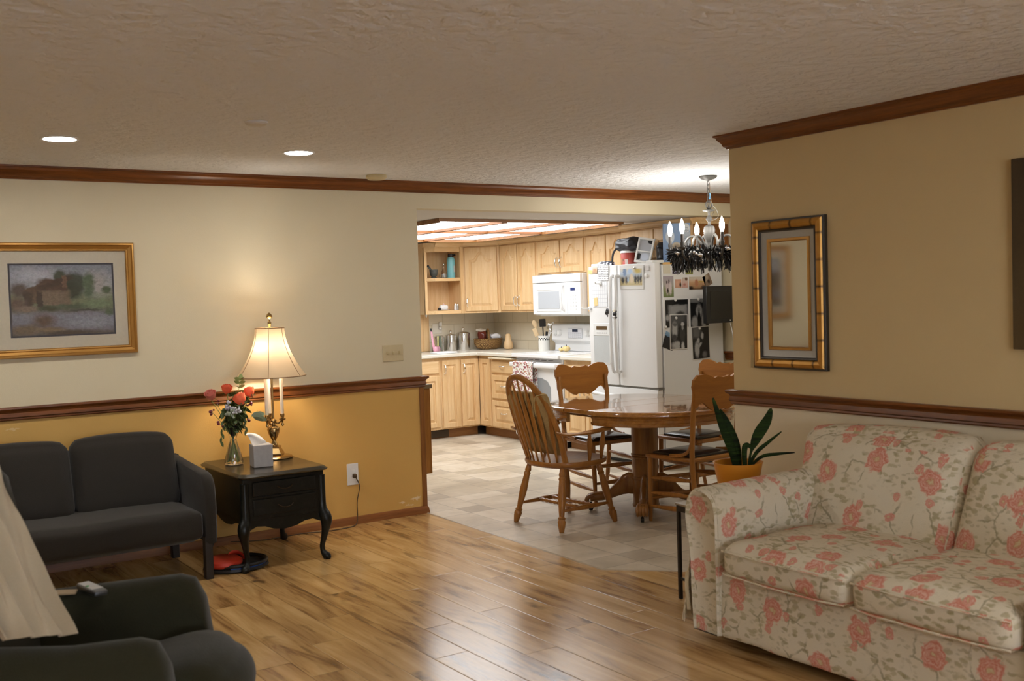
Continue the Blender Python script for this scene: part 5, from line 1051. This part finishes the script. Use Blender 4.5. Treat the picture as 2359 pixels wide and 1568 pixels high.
def bk(cx):
    def f(p):
        s = (p.z-.36)/.45; return (p.x, p.y+.15*s-.02+.01*sin(p.x*9), p.z+.012*cos((p.x-cx)*6)*(1 if p.z > .6 else 0))
    return f
for cx in (-.232, .342): obj('back_cushion', G().rbox((cx, .10, .565), (.565, .13, .41), .055, (.004, .035, .012), 12, bk(cx)), char, t)
for sx, x in ((-1, -.655), (1, .655)):
    obj('leg', G().box(x-.022, x+.022, -.335, -.29, 0, .24), blkw, t, bevel=.004); obj('leg', G().box(x-.022, x+.022, .30, .345, 0, .24), blkw, t, bevel=.004)

# ---------------- end table ----------------
gb = NT('black_green_lacquer'); v_ = gb.coord('Object'); gb = gb.pbr(gb.mix(gb.ramp(gb.noise(v_, 30, 4), [(.55, (0, 0, 0)), (.75, (1, 1, 1))]), (.004, .005, .004), (.014, .016, .011)), .38, spec=.3)
gbt = NT('worn_black_top'); v_ = gbt.coord('Object', (3, 20, 20)); gbt = gbt.pbr(gbt.mix(gbt.noise(v_, 2, 4), (.016, .013, .008), (.030, .024, .013)), .24, spec=.8)
t = thing('end_table', 'black two-drawer end table with curved cabriole legs beside the loveseat', 'table', (2.275, 6.10, 0))
def tabletop(hx, hy, z, r=.045):
    pts = []
    for cx, cy, a0 in ((hx, -hy, -pi/2), (hx, hy, 0), (-hx, hy, pi/2), (-hx, -hy, pi)):
        for k in range(5):
            a = a0+pi/2*k/4; pts.append((cx-math.copysign(r, cx)+r*cos(a), cy-math.copysign(r, cy)+r*sin(a), z))
    return pts
obj('top', G().loft([tabletop(.248, .345, .526), tabletop(.268, .365, .532), tabletop(.272, .370, .540), tabletop(.262, .360, .549), tabletop(.255, .352, .555)]), [gbt], t, ang=30)
obj('case', G().box(-.245, .245, -.33, .33, .285, .526), gb, t, bevel=.004)
ap = [(-.245, .30), (-.245, .225), (-.21, .232), (-.17, .25), (-.12, .245), (-.07, .225), (0, .215), (.07, .225), (.12, .245), (.17, .25), (.21, .232), (.245, .225), (.245, .30)]
obj('apron', G().loft([[(x, -.325, z) for x, z in ap], [(x, -.310, z) for x, z in ap]]).loft([[(sx*.235, y*1.3, z+.01) for y, z in ap] for sx in (.96, 1)]).loft([[(-sx*.235, y*1.3, z+.01) for y, z in ap] for sx in (.96, 1)]), gb, t)
brass = plain('antique_brass', lin('#3c3020'), .35, .8, var=.1)
for z0, z1 in ((.425, .505), (.312, .405)):
    d = obj('drawer', G().box(-.19, .19, -.340, -.33, z0, z1), gb, t, bevel=.006); obj('pull', G().tube(spline([(-.045, -.343, (z0+z1)/2+.006), (-.03, -.356, (z0+z1)/2-.006), (0, -.36, (z0+z1)/2-.012), (.03, -.356, (z0+z1)/2-.006), (.045, -.343, (z0+z1)/2+.006)], 3), .0035, 6), brass, d)
obj('drawer_rail', G().rbox((0, -.333, .415), (.40, .012, .010), .004, n=2), gb, t)
for sx in (-1, 1):
    for sy in (-1, 1):
        u = .7071; o_ = [(0, .50, .026), (0, .34, .027), (.004, .29, .031), (.020, .255, .036), (.026, .225, .034), (.020, .18, .024), (.006, .12, .017), (-.004, .08, .015), (0, .045, .016), (.018, .022, .024), (.026, .012, .022), (.022, .001, .014)]
        pts = spline([(sx*(.232+d*u), sy*(.315+d*u), z) for d, z, r in o_], 4); rr = [p[0] for p in spline([(r, 0, 0) for d, z, r in o_], 4)]
        obj('leg', G().tube(pts, rr, 12, up=(1, 0, 0)), gb, t, ang=70)

# ---------------- table lamp ----------------
LX, LY, LZ = 2.415, 6.262, .5555
br = plain('polished_brass', lin('#ad9163'), .2, 1, var=.05)
t = thing('table_lamp', 'brass candlestick table lamp with lit cream bell shade on the end table', 'lamp', (LX, LY, LZ))
obj('foot', G().lathe([(.108, 0), (.112, .006), (.106, .014), (.10, .016), (.06, .02), (.04, .022), (.001, .022)], 36), br, t)
g = G().loft([[(sx*a, sy*a, z) for sx, sy in ((-1, -1), (1, -1), (1, 1), (-1, 1))] for a, z in ((.050, .02), (.050, .03), (.034, .062), (.036, .066), (.036, .074), (.02, .078))]); o = obj('plinth', g, br, t, ang=20); o.rotation_euler = (0, 0, radians(-34))
obj('urn', G().lathe([(.02, .076), (.022, .085), (.014, .10), (.012, .112), (.02, .125), (.034, .155), (.040, .18), (.036, .19), (.022, .198), (.012, .205), (.012, .222), (.02, .228), (.02, .236), (.007, .244), (.0065, .55)], 26), br, t)
for k, a in enumerate((radians(-152), radians(-28), radians(90))):
    ca, sa = cos(a), sin(a); R_ = .056
    ar = obj('candle_arm', G().tube(spline([(.008*ca, .008*sa, .226), (.025*ca, .025*sa, .215), (.04*ca, .04*sa, .222), (R_*ca, R_*sa, .24)], 4), .005, 8).lathe([(.001, .195), (.009, .203), (.009, .212), (.004, .22), (.008, .232), (.020, .238), (.021, .243), (.010, .246), (.013, .262), (.014, .272), (.010, .275)], 14, (R_*ca, R_*sa, 0)), br, t)
    obj('candle_sleeve', G().rod((R_*ca, R_*sa, .27), (R_*ca, R_*sa, .60), .0105, .0105, 14), plain('cream_sleeve', (.74, .70, .62), .5), ar)
def shade_mat():
    t = NT('cream_silk_shade'); d = t.n('BsdfDiffuse', {0: (*lin('#cdb797'), 1)}); tr = t.n('BsdfTranslucent', {0: (*lin('#c9b394'), 1)})
    m = t.n('MixShader', {0: .11, 1: d.outputs[0], 2: tr.outputs[0]}); t.t.links.new(m.outputs[0], t.out.inputs[0]); return t.m
def shr(s): return .088+.122*s**1.8      # bell profile, s from top to bottom
shade_top, shade_bot = 1.362-LZ, 1.064-LZ
loops = [[(shr(k/12)*cos(2*pi*i/48), shr(k/12)*sin(2*pi*i/48), shade_top+(shade_bot-shade_top)*k/12) for i in range(48)] for k in range(13)]
sh_ = obj('shade', G().loft(loops, False, False), shade_mat(), t)
g = G()
for i in range(6):
    a = 2*pi*(i+.06)/6; g.tube([((shr(k/12)+.001)*cos(a), (shr(k/12)+.001)*sin(a), shade_top+(shade_bot-shade_top)*k/12) for k in range(13)], .0018, 5)
for s, z in ((0, shade_top), (1, shade_bot)): g.tube([(shr(s)*cos(2*pi*i/48), shr(s)*sin(2*pi*i/48), z) for i in range(49)], .003, 6)
obj('piping', g, plain('shade_piping', lin('#8d6f50'), .7), sh_)
obj('harp_and_spider', G().rod((0, 0, .54), (0, 0, shade_top), .003).rod((-.088, 0, shade_top-.002), (.088, 0, shade_top-.002), .002).rod((0, -.088, shade_top-.002), (0, .088, shade_top-.002), .002), br, t)
obj('finial', G().lathe([(.006, shade_top), (.007, shade_top+.014), (.011, shade_top+.024), (.012, shade_top+.034), (.006, shade_top+.044), (.006, shade_top+.055), (.018, shade_top+.066), (.020, shade_top+.074), (.014, shade_top+.084), (.006, shade_top+.092), (.001, shade_top+.096)], 18), br, t)
for dx, dy in ((-.050, -.03), (.052, -.022)):
    pl = bpy.data.lights.new('lamp_bulb', 'POINT'); pl.energy = L_LAMP; pl.color = (1.0, .90, .76); pl.shadow_soft_size = .026
    po = bpy.data.objects.new('lamp_bulb', pl); C.objects.link(po); po.location = (LX+dx, LY+dy, 1.235)
# ---------------- flowers ----------------
VX, VY = 2.135, 6.20
t = thing('glass_vase', 'clear waisted glass vase holding the bouquet on the end table', 'vase', (VX, VY, LZ))
obj('vase', G().lathe([(.050, 0), (.056, .004), (.054, .03), (.036, .10), (.021, .145), (.019, .155), (.024, .17), (.040, .23), (.050, .272), (.047, .272), (.037, .23), (.020, .168), (.015, .155), (.018, .145), (.033, .10), (.050, .03), (.048, .008), (.001, .007)], 32), M['glass'], t)
obj('water', G().lathe([(.047, .0085), (.049, .03), (.0322, .10), (.0172, .145), (.0145, .152), (.001, .152)], 24), M['water'], t)
stem = plain('flower_stem', lin('#93a860'), .5); leafm = plain('green_leaf', lin('#4a5a30'), .5, var=.3, bs=20); euc = plain('eucalyptus_leaf', lin('#93a388'), .55, var=.15, bs=20); berry = plain('dark_red_berry', lin('#6e2433'), .3)
def leaf(g, p, d, L, w_, droop=.3, n=6):
    p = Vector(p); d = Vector(d).normalized(); s = d.cross(Vector((random.uniform(.0, .6), random.uniform(.2, 1), random.uniform(0, .8)))); s = s.normalized() if s.length > .1 else Vector((1, 0, 0)); up = s.cross(d)
    def f(u, v):
        q = p+d*L*u-Vector((0, 0, 1))*droop*L*u*u; ww = w_*sin(pi*min(1, u*.95+.04))**.8; return tuple(q+s*ww*(v-.5)*2+up*ww*.25*abs(v-.5))
    g.grid(f, n, 2, .0008)
def stemline(tip, lean=0):
    a = random.random()*2*pi; b = Vector((.028*cos(a), .028*sin(a), .012)); tp = Vector(tip); nk = Vector((b.x*-.15, b.y*-.15, .155)); md = Vector((tp.x*.45, tp.y*.45, .155+(tp.z-.155)*.5)); return spline([b, nk, md, tp], 6)
def rose(name, label, tip, r, col, rz=0, tiltx=0, tilty=0):
    t = thing(name, label, 'flower', (VX, VY, LZ), 0, 'roses in the glass vase'); tip = Vector(tip)
    obj('stem', G().tube(stemline(tip-Vector((0, 0, r*.7))), .0022, 6), stem, t)
    g = G(); Mx = xf(tip, rz, tilty, tiltx)
    m = plain(name+'_petal_%d' % int(rz*100), col, .6, var=.15, bs=40)
    for ring, (n, rr, h0, h1, op) in enumerate(((3, .34, -.3, 1.0, .0), (4, .56, -.6, 1.02, .1), (5, .76, -.85, .92, .25), (5, .92, -.95, .72, .55))):
        for k in range(n):
            a0 = 2*pi*k/n+ring*.7; wd = 2*pi/n*.68
            def f(u, v, a0=a0, wd=wd, rr=rr, h0=h0, h1=h1, op=op):
                a = a0+(u-.5)*2*wd; z = h0+(h1-h0)*v; rad = rr*(.28+.76*sin(min(1, v*1.05+.03)*pi*.66))*(1+op*max(0, v-.7)*1.6)
                z -= .22*abs(u-.5)*2*v; return (r*rad*cos(a), r*rad*sin(a), r*z)
            g.M = Mx; g.grid(f, 8, 7, r*.03)
    fl = obj('bloom', g, m, t, ang=80)
    g = G(); g.M = Mx; g.lathe([(.001, -r*.95), (r*.3, -r*.85), (r*.42, -r*.6), (r*.2, -r*.5)], 10)
    for k in range(5): leaf(g, (r*.3*cos(k*1.256), r*.3*sin(k*1.256), -r*.7), (cos(k*1.256), sin(k*1.256), -.2), r*.7, r*.16)
    obj('sepals', g, leafm, t)
rc = lin('#ee6a44'); rp = lin('#e08578')
rose('rose', 'pinkish rose furthest left in the bouquet', (-.128, -.01, .425), .032, rp, .4, .2, -.5)
rose('rose', 'coral rose second from left, upright above the vase', (-.022, .01, .452), .031, rc, 1.1, .1, -.15)
rose('rose', 'coral rose at the right of the bouquet, petals opening right', (.112, .0, .425), .032, rc, 2.2, .1, .45)
rose('rose', 'largest coral rose in the middle front of the bouquet', (.035, -.05, .392), .037, rc, 2.9, .25, .45)
def sprig(name, label, cat, tip, mats, fn, loc=(VX, VY, LZ)):
    t = thing(name, label, cat, loc, 0, 'greenery in the glass vase'); pts = stemline(tip); obj('stem', G().tube(pts, .0018, 5), mats[0], t); g = G(); fn(g, pts); obj(mats[2], g, mats[1], t, ang=80); return t
def eucf(g, pts):
    n = len(pts)
    for i in range(9, n):
        d = Vector(pts[i])-Vector(pts[i-1])
        for s in (-1, 1):
            dr = Vector((s*d.z-.2*s, random.uniform(-.6, .6)*d.length*8+s*.3*d.length, d.z+.3*d.length)); dr = Vector((s*.8, random.uniform(-.8, .3), .5)); leaf(g, pts[i], dr, .04, .012, .1)
    leaf(g, pts[-1], Vector(pts[-1])-Vector(pts[-3]), .045, .013, .1)
def bushf(w_, L, k, drop):
    def f(g, pts):
        n = len(pts)
        for i in range(max(8, n-9), n):
            for _ in range(k):
                a = random.random()*2*pi; leaf(g, pts[i], (cos(a), sin(a), random.uniform(-.6, .7)), L*random.uniform(.7, 1.2), w_, drop)
    return f
sprig('eucalyptus_sprig', 'tall pale green leafy sprig rising above the roses', 'foliage', (.065, .02, .50), (stem, plain('light_leaf', lin('#8c9a5c'), .5), 'leaves'), eucf)
sprig('eucalyptus_sprig', 'grey-green eucalyptus sprig reaching right towards the lamp', 'foliage', (.155, -.01, .31), (stem, euc, 'leaves'), lambda g, p: [leaf(g, Vector(p[-4])+Vector((i*.012, 0, .006*(-1)**i)), (1, -.25+.15*i, .25*(-1)**i-.05), .065, .02, .15) for i in range(4)])
for k, (tip, lab) in enumerate((((-.05, -.03, .34), 'dark green leaves low at the left of the bouquet'), ((.06, -.03, .33), 'dark green leaves low at the right of the bouquet'), ((0, -.045, .31), 'dark leaf cluster in the front centre of the bouquet'), ((.09, .01, .385), 'green leaves beneath the right coral rose'), ((0, .04, .36), 'leaf cluster at the back of the bouquet'), ((.03, 0, .42), 'single green leaves above the centre rose'))):
    sprig('leaf_sprig', lab, 'foliage', tip, (stem, leafm, 'leaves'), bushf(.014, .045, 4, .5))
def berf(spread, n_):
    def f(g, pts):
        e = Vector(pts[-1])
        for _ in range(n_): q = e+Vector((random.uniform(-1, 1), random.uniform(-1, 1), random.uniform(-1, 1)))*spread; g.sphere(q, random.uniform(.006, .010), 9, 7); g.rod(e, q, .0009, seg=4)
    return f
for tip, lab, n_ in (((-.13, -.02, .33), 'dark red berry cluster hanging at the far left', 5), ((-.095, -.02, .375), 'small dark red bud below the left rose', 2), ((.085, -.05, .355), 'dark red berries on the right side of the bouquet', 5), ((.09, -.04, .27), 'single dark red berry low on the right', 2), ((-.085, -.04, .25), 'dark red berries low on the left side', 3)):
    sprig('berry_sprig', lab, 'berries', tip, (stem, berry, 'berries'), berf(.016, n_))
for tip, lab, c in (((-.045, -.06, .36), 'pale lilac blossom cluster at the left of the bouquet', lin('#b4b2c4')), ((.0, -.07, .325), 'white blossom cluster in the front of the bouquet', lin('#c9c9cf')), ((-.035, -.065, .31), 'silver-green bud spray under the lilac blossoms', lin('#a9b3a0'))):
    sprig('blossom_sprig', lab, 'flower', tip, (stem, plain('blossom_'+lab[:5], c, .6), 'blossoms'), berf(.024, 12))
o = sprig('trailing_sprig', 'dark trailing leaves drooping over the left edge of the vase', 'foliage', (-.07, -.03, .27), (leafm, leafm, 'leaves'), lambda g, p: [leaf(g, (-.07-.003*i, -.035, .27-.024*i), (-.3*(-1)**i, -.2, -1), .032, .008, .2) for i in range(6)])
sprig('trailing_sprig', 'dark trailing leaves drooping at the right of the vase', 'foliage', (.06, -.03, .27), (leafm, leafm, 'leaves'), lambda g, p: [leaf(g, (.06+.003*i, -.035, .27-.022*i), (.3*(-1)**i, -.2, -1), .032, .007, .2) for i in range(4)])
rb = plain('purple_ribbon', (.035, .02, .032), .35, bump=.3, bs=120)
o = obj('ribbon_wrap', G().lathe([(.012, .172), (.028, .20), (.036, .235), (.040, .262), (.030, .275)], 20), rb); put(o, (VX, VY, LZ)); tag(o, 'dark purple wrap around the stems in the upper vase', 'ribbon')
# tissue box
t = thing('tissue_box', 'light grey cube tissue box in front of the lamp on the end table', 'tissue box', (2.235, 6.01, LZ), radians(-8)); tb = plain('grey_speckled_card', lin('#a19c99'), .6, var=.12, bs=50)
obj('box', G().box(-.057, .057, -.057, .057, 0, .13), tb, t, bevel=.003)
def tis(u, v):
    x = -.005-.062*v+.05*(u-.5)*(1-v*.4)*2; y = .045*(u-.5)*2*(1-v*.3)+.012*sin(v*5+u*4); z = .13+.075*sin(v*1.7)*(1-.3*abs(u-.35)); return (x, y, z)
obj('tissue', G().grid(tis, 8, 10, .001), plain('white_tissue', (.8, .78, .75), .9), t)

# red, black and blue folded toy under the end table
t = thing('folded_play_disc', 'flat red, black and blue fabric disc lying under the end table', 'toy', (2.03, 5.93, 0), radians(-8))
rf = plain('red_nylon', lin('#c93a22'), .5, bump=.3, bs=12); bf = plain('blue_nylon', lin('#2257a8'), .45)
def dsk(sx, sy, h, dx=0, dy=0, z=0): return G().lathe([(.02, 0), (.75, .002), (1, h*.35), (.97, h*.75), (.7, h), (.001, h*.9)], 30, (dx, dy, z), 1, 1)
def ell(rx, ry, h, c, r0=0): return G().loft([[(c[0]+rx*s*cos(2*pi*i/32), c[1]+ry*s*sin(2*pi*i/32), c[2]+zz*h) for i in range(32)] for s, zz in ((.9, 0), (1, .3), (.98, .7), (.8, 1), (.3, 1.02))])
obj('black_base', ell(.185, .155, .03, (0, 0, .001)), plain('black_fabric', (.012, .012, .012), .6), t)
obj('red_pocket', ell(.105, .11, .045, (-.075, -.03, .030)), rf, t); obj('red_strip', G().tube([(.045*cos(a)+.0, .05*sin(a)+.0, .05+.03*sin(a)) for a in [pi*k/10 for k in range(11)]], .014, 8, .4), rf, t)
obj('blue_trim', G().tube([(.165*cos(a), .14*sin(a), .030) for a in [-.2-pi*.55*k/14 for k in range(15)]], .014, 8, .6), bf, t); obj('black_rim', G().tube([(.170*cos(2*pi*k/30), .142*sin(2*pi*k/30), .038) for k in range(31)], .012, 8), M['dark'], t)

# ---------------- dark green armchair in the foreground ----------------
t = thing('armchair', 'dark green wingback armchair in the bottom left foreground', 'armchair', (.575, 3.367, 0), radians(-27))
obj('seat_base', G().rbox((.10, 0, .235), (.60, .50, .19), .04, n=6), grn, t)
def seatw(p):
    k = max(0, min(1, (p.z-.33)/.08)); q = max(0, min(1, (p.x-.1)/.4)); return (p.x+.10*q*q*cos(min(1, abs(p.y)/.27)*pi/2)**.8-.03*q, p.y, p.z+k*(.055*math.exp(-((p.x-.42)/.13)**2)*cos(min(1, abs(p.y)/.3)*pi/2)**.5-.03))
obj('seat_cushion', G().rbox((.17, 0, .375), (.67, .47, .16), .078, (.02, 0, .02), 18, seatw), grn, t)
for sy, dx, nm in ((1, 0, 'arm'), (-1, 0, 'arm')):
    sec = [(-.075, .12), (-.08, .45), (-.072, .53), (-.04, .578), (0, .592), (.04, .578), (.062, .53), (.055, .45), (.05, .12)]
    sec = [(p[0], p[1]) for p in spline([(a, b, 0) for a, b in sec], 3)]
    loops = []
    for x, s, dz in ((-.26, .96, -.002), (-.24, 1, 0), (-.05, 1, .012), (.15, 1, .025), (.33, 1, .036), (.375, .98, .032), (.405, .90, .01), (.420, .76, -.03), (.424, .6, -.08)):
        loops.append([(x, sy*(.30)+sy*-1*a*s, .12+(b-.12)*1.0*(s if b > .3 else 1)+(dz-(.022 if sy < 0 and x > 0 else 0))*(b-.12)/.46) for a, b in sec])
    obj(nm, G().loft(loops), grn, t, ang=60)
def wingb(p):
    s = (p.z-.3)/.8; return (p.x-.10*s+.05*abs(p.y/.34)**2, p.y*(1-.05*s), p.z-.05*(abs(p.y)/.36)**3*(1 if p.z > .9 else 0))
obj('back', G().rbox((-.20, 0, .655), (.15, .62, .80), .06, (.03, 0, .02), 12, wingb), grn, t)
for sx, sy in ((-1, 1), (-1, -1), (1, 1), (1, -1)): obj('leg', G().turned((sx*.30, sy*.27, .16), (sx*.33, sy*.29, 0), [(0, .024), (1, .014)], 10), blkw, t)
# white throw: over the back and near arm
def thr(u, v):
    """u across (0 far, 1 near the camera), v from the top of the back down to the near arm"""
    P = [[(.22, 3.40, 1.02), (.42, 3.30, 1.10), (.465, 3.25, .99), (.505, 3.19, .87), (.54, 3.11, .74), (.575, 2.99, .640)],
         [(.16, 3.27, 1.02), (.34, 3.20, 1.11), (.38, 3.15, .99), (.415, 3.12, .87), (.45, 3.09, .74), (.49, 3.035, .640)],
         [(.10, 3.14, 1.02), (.28, 3.10, 1.10), (.31, 3.07, .98), (.34, 3.06, .86), (.37, 3.06, .74), (.41, 3.08, .635)]]
    def row(r):
        s = v*5; i = min(4, int(s)); f = s-i; p0, p1, p2, p3 = [Vector(P[r][max(0, min(5, k))]) for k in (i-1, i, i+1, i+2)]
        return .5*((2*p1)+(p2-p0)*f+(2*p0-5*p1+4*p2-p3)*f*f+(3*p1-p0-3*p2+p3)*f**3)
    a, b, c = row(0), row(1), row(2); q = a*(1-u)**2+b*2*u*(1-u)+c*u*u
    w_ = .014*sin(u*17+v*3)+.008*sin(u*31-v*5)+.010*mnoise.noise(Vector((u*5, v*7, 2))); return (q.x+w_*.6, q.y-w_*.8, q.z+w_*.3)
o = obj('throw_blanket', G().grid(thr, 40, 44, .004), fabric('off_white_cotton', lin('#b8a98f'), .25, 200, .06)); tag(o, 'off-white throw draped over the back and near arm of the green armchair', 'blanket')
t = thing('remote_control', 'grey remote with green button lying on the far arm of the armchair', 'remote control', (.738, 3.535, .60), radians(-80))
obj('case', G().rbox((0, 0, .012), (.15, .046, .02), .008, n=4), plain('dark_grey_case', (.05, .05, .05), .4), t)
obj('face', G().box(-.068, .045, -.018, .018, .0215, .0228), plain('silver_face', (.55, .55, .55), .4), t); obj('green_button', G().tube([(-.005, -.012, .0225), (-.005, -.012, .025)], [.006, .005], 10), plain('green_key', lin('#2f9a4a'), .4), t)
o = obj('folded_paper', G().rbox((0, 0, 0), (.10, .05, .006), .002, n=3), plain('beige_paper', lin('#a9916f'), .7)); put(o, (.655, 3.60, .606), radians(-20), 0, .05); tag(o, 'small beige paper lying on the far armrest behind the remote', 'paper')
t.location.z = .6035

# ---------------- rose-print sofa on the right ----------------
fl = floral()
t = thing('floral_sofa', 'cream two-seat sofa with coral rose print slipcover against the right wall', 'sofa', (3.645, 2.50, 0), R90)
# local: x towards the camera, front at y=-.5, wall at y=+.5
def skirt(p):
    f = max(0, 1-(p.z/.3)); wv = .006*sin(p.x*23)+.004*sin(p.x*51); return (p.x+(.03*f*f*(1 if p.x > 0 else -1) if abs(p.x) > .75 else 0), p.y+(wv*f-.015*f if p.y < -.4 else 0), p.z)
obj('base', G().rbox((0, 0, .195), (1.62, .97, .29), .03, n=16, warp=skirt), fl, t)
for i, cx in enumerate((-.312, .330)):
    def sw(p, cx=cx): return (p.x, p.y, p.z+.008*mnoise.noise(Vector((p.x*6, p.y*6, cx*9)))-.02*(p.y+.15)*.5)
    cu_ = obj('seat_cushion', G().rbox((cx, -.150, .392), (.630, .78, .135), .042, (0, .012, .030), 14, sw), fl, t)
    g = G()
    pp = [(cx-.315+.02, -.535), (cx+.315-.02, -.535)]
    g.tube([(cx-.305, -.54, .435), (cx-.2, -.555, .437), (cx, -.56, .437), (cx+.2, -.555, .437), (cx+.305, -.54, .435)], .004, 6); g.tube([(cx-.305, -.54, .345), (cx-.2, -.555, .343), (cx, -.56, .343), (cx+.2, -.555, .343), (cx+.305, -.54, .345)], .004, 6)
    obj('piping', g, fl, cu_)
def bw_(cx, hw):
    def f(p):
        s = (p.z-.40)/.46; n = mnoise.noise(Vector((p.x*4+cx, p.z*4, 1)))*.012
        return (p.x-(.09*max(0, s-.15) if cx < 0 and p.x < cx else 0), p.y+.20*s-.0+n, p.z+.010*sin((p.x-cx)*5+1)*s)
    return f
for cx, w_ in ((-.395, .79), (.335, .655)): obj('back_cushion', G().rbox((cx, .145, .625), (w_, .19, .47), .06, (.005, .05, .015), 14, bw_(cx, w_)), fl, t)
obj('back', G().rbox((0, .42, .47), (1.60, .14, .68), .05, n=8), fl, t)
for sx in (-1, 1):
    # rolled arm, profile in x-z swept along y with a rounded front
    sec = [(-.085, .06), (-.095, .25), (-.098, .40), (-.118, .50), (-.125, .57), (-.108, .63), (-.06, .668), (.0, .672), (.048, .64), (.068, .58), (.070, .45), (.070, .25), (.070, .06)]
    sec = [(p[0], p[1]) for p in spline([(a, b, 0) for a, b in sec], 3)]; loops = []
    for y, s in ((-.505, .80), (-.515, .90), (-.500, .97), (-.47, 1), (-.2, 1), (.1, .995), (.35, .985), (.44, .97)):
        loops.append([(sx*(.742-a*(.5+.5*s) if False else .742-a*s), y, .06+(b-.06)*(1-(1-s)*.25)+.012*(y+.5)*(1 if b > .5 else 0)) for a, b in sec])
    ar = obj('arm', G().loft(loops), fl, t, ang=60)
    g = G(); g.tube([(sx*(.742-a*.965), -.499, .06+(b-.06)*.991) for a, b in sec], .0045, 6); obj('piping', g, fl, ar)
# gathered skirt flap with ties at the left front corner
def flap(u, v):
    z = .40-.33*v; out = .02+.045*v; return (-.845-out*.4*sin(u*pi)-.02*v, -.48+.34*u, z+.01*sin(u*9)) if False else (-.838-(.012+.09*v)*(.55+.45*sin(u*14)), -.50+.33*u, z)
obj('side_skirt', G().grid(flap, 26, 8, .003), fl, t)
obj('ties', G().tube(spline([(-.845, -.47, .40), (-.862, -.485, .33), (-.872, -.50, .25), (-.862, -.50, .13)], 5), [.006]*8+[.012]*8, 6, .5).tube(spline([(-.845, -.44, .40), (-.875, -.45, .32), (-.885, -.455, .22), (-.89, -.45, .10)], 5), [.006]*8+[.014]*8, 6, .5), fabric('cream_tie', lin('#c9b998'), .2), t)
for sx, sy in ((-1, -1), (1, -1), (-1, 1), (1, 1)): obj('foot', G().box(sx*.70-.03, sx*.70+.03, sy*.33-.03, sy*.33+.03, 0, .06), blkw, t)

# ---------------- side table and plant ----------------
t = thing('side_table', 'small black metal side table with a beige top behind the sofa arm', 'table', (3.735, 3.615, 0), radians(-8))
hx, hy, tz = .235, .20, .468
obj('top', G().box(-hx-.005, hx+.005, -hy-.005, hy+.005, tz-.004, tz+.008), plain('beige_tabletop', lin('#978a74'), .4), t, bevel=.003)
obj('frame', G().box(-hx, hx, -hy, -hy+.016, tz-.034, tz-.005).box(-hx, hx, hy-.016, hy, tz-.034, tz-.005).box(-hx, -hx+.016, -hy+.016, hy-.016, tz-.034, tz-.005).box(hx-.016, hx, -hy+.016, hy-.016, tz-.034, tz-.005), M['blackmetal'], t)
for sx in (-1, 1):
    for sy in (-1, 1): obj('leg', G().cbox((sx*(hx-.008), sy*(hy-.008), (tz-.034)/2), (.016, .016, tz-.034)), M['blackmetal'], t, flat=True)
obj('stretcher', G().box(-hx+.003, -hx+.013, -hy+.016, hy-.016, .095, .108).box(hx-.013, hx-.003, -hy+.016, hy-.016, .095, .108), M['blackmetal'], t)
t = thing('potted_plant', 'mother-in-law tongue plant in an orange pot on the side table', 'plant', (3.765, 3.655, tz+.0085))
om = plain('orange_plastic_pot', lin('#cf8520'), .45, var=.04, bs=4); PH_ = .195
obj('pot', G().lathe([(.080, 0), (.084, .006), (.118, PH_), (.121, PH_), (.121, PH_-.002), (.112, PH_-.002), (.108, PH_-.03), (.078, .012), (.001, .012)], 36), om, t)
obj('soil', G().lathe([(.106, PH_-.035), (.001, PH_-.03)], 24), plain('dark_soil', (.03, .02, .012), .9, bump=.8, bs=60), t)
sn = NT('snake_leaf'); v_ = sn.coord('Object', (1, 1, 9)); sn = sn.pbr(sn.ramp(sn.noise(v_, 6, 3, .5, 1), [(.35, lin('#10180a')), (.6, lin('#233612')), (.8, lin('#40551f'))]), .7, spec=.12)
def blade(pts, wid, flat=.16, tw=0):
    pts = spline(pts, 5); n = len(pts); rad = [wid*(.62+.38*sin(min(1, i/n*1.8)*pi/2))*(1-max(0, (i/n-.42)/.58)**1.5)+.0012 for i in range(n)]
    return G().tube(pts, rad, 10, flat, up=(cos(tw), sin(tw), 0))
z0 = PH_-.04
T = -radians(34)  # towards the image right
ex, ey = cos(T), sin(T)
def L2(a, z, d=0): return (a*ex-d*ey*0+d*sin(radians(34)), a*ey+d*cos(radians(34)), z)
obj('leaf', blade([L2(-.005, z0), L2(-.03, .26), L2(-.075, .38), L2(-.115, .51)], .021, .2, T), sn, t); obj('leaf', blade([L2(.01, z0, .02), L2(.0, .27, .02), L2(-.04, .38, .03), L2(-.075, .45, .03)], .018, .2, T), sn, t)
lp_ = spline([L2(.05, z0), L2(.065, .24), L2(.10, .32), L2(.145, .39), L2(.168, .452)], 5); obj('leaf', G().tube(lp_, [.006+.022*max(0, sin(min(1, max(0, (i/20-.28)/.72))**.8*pi)) if i < 20 else .001 for i in range(21)], 10, .12, up=(cos(T), sin(T), 0)), sn, t)
obj('leaf', blade([L2(.045, z0), L2(.09, .235), L2(.15, .285), L2(.215, .335)], .009, .5, T), sn, t); obj('leaf', blade([L2(.045, z0, -.01), L2(.11, .215, -.01), L2(.19, .228, -.01), L2(.275, .232, -.01)], .008, .5, T), sn, t)
obj('leaf', blade([L2(.03, z0, -.02), L2(.028, .25, -.02), L2(.042, .278, -.02), L2(.07, .255, -.02)], .014, .3, T), sn, t)
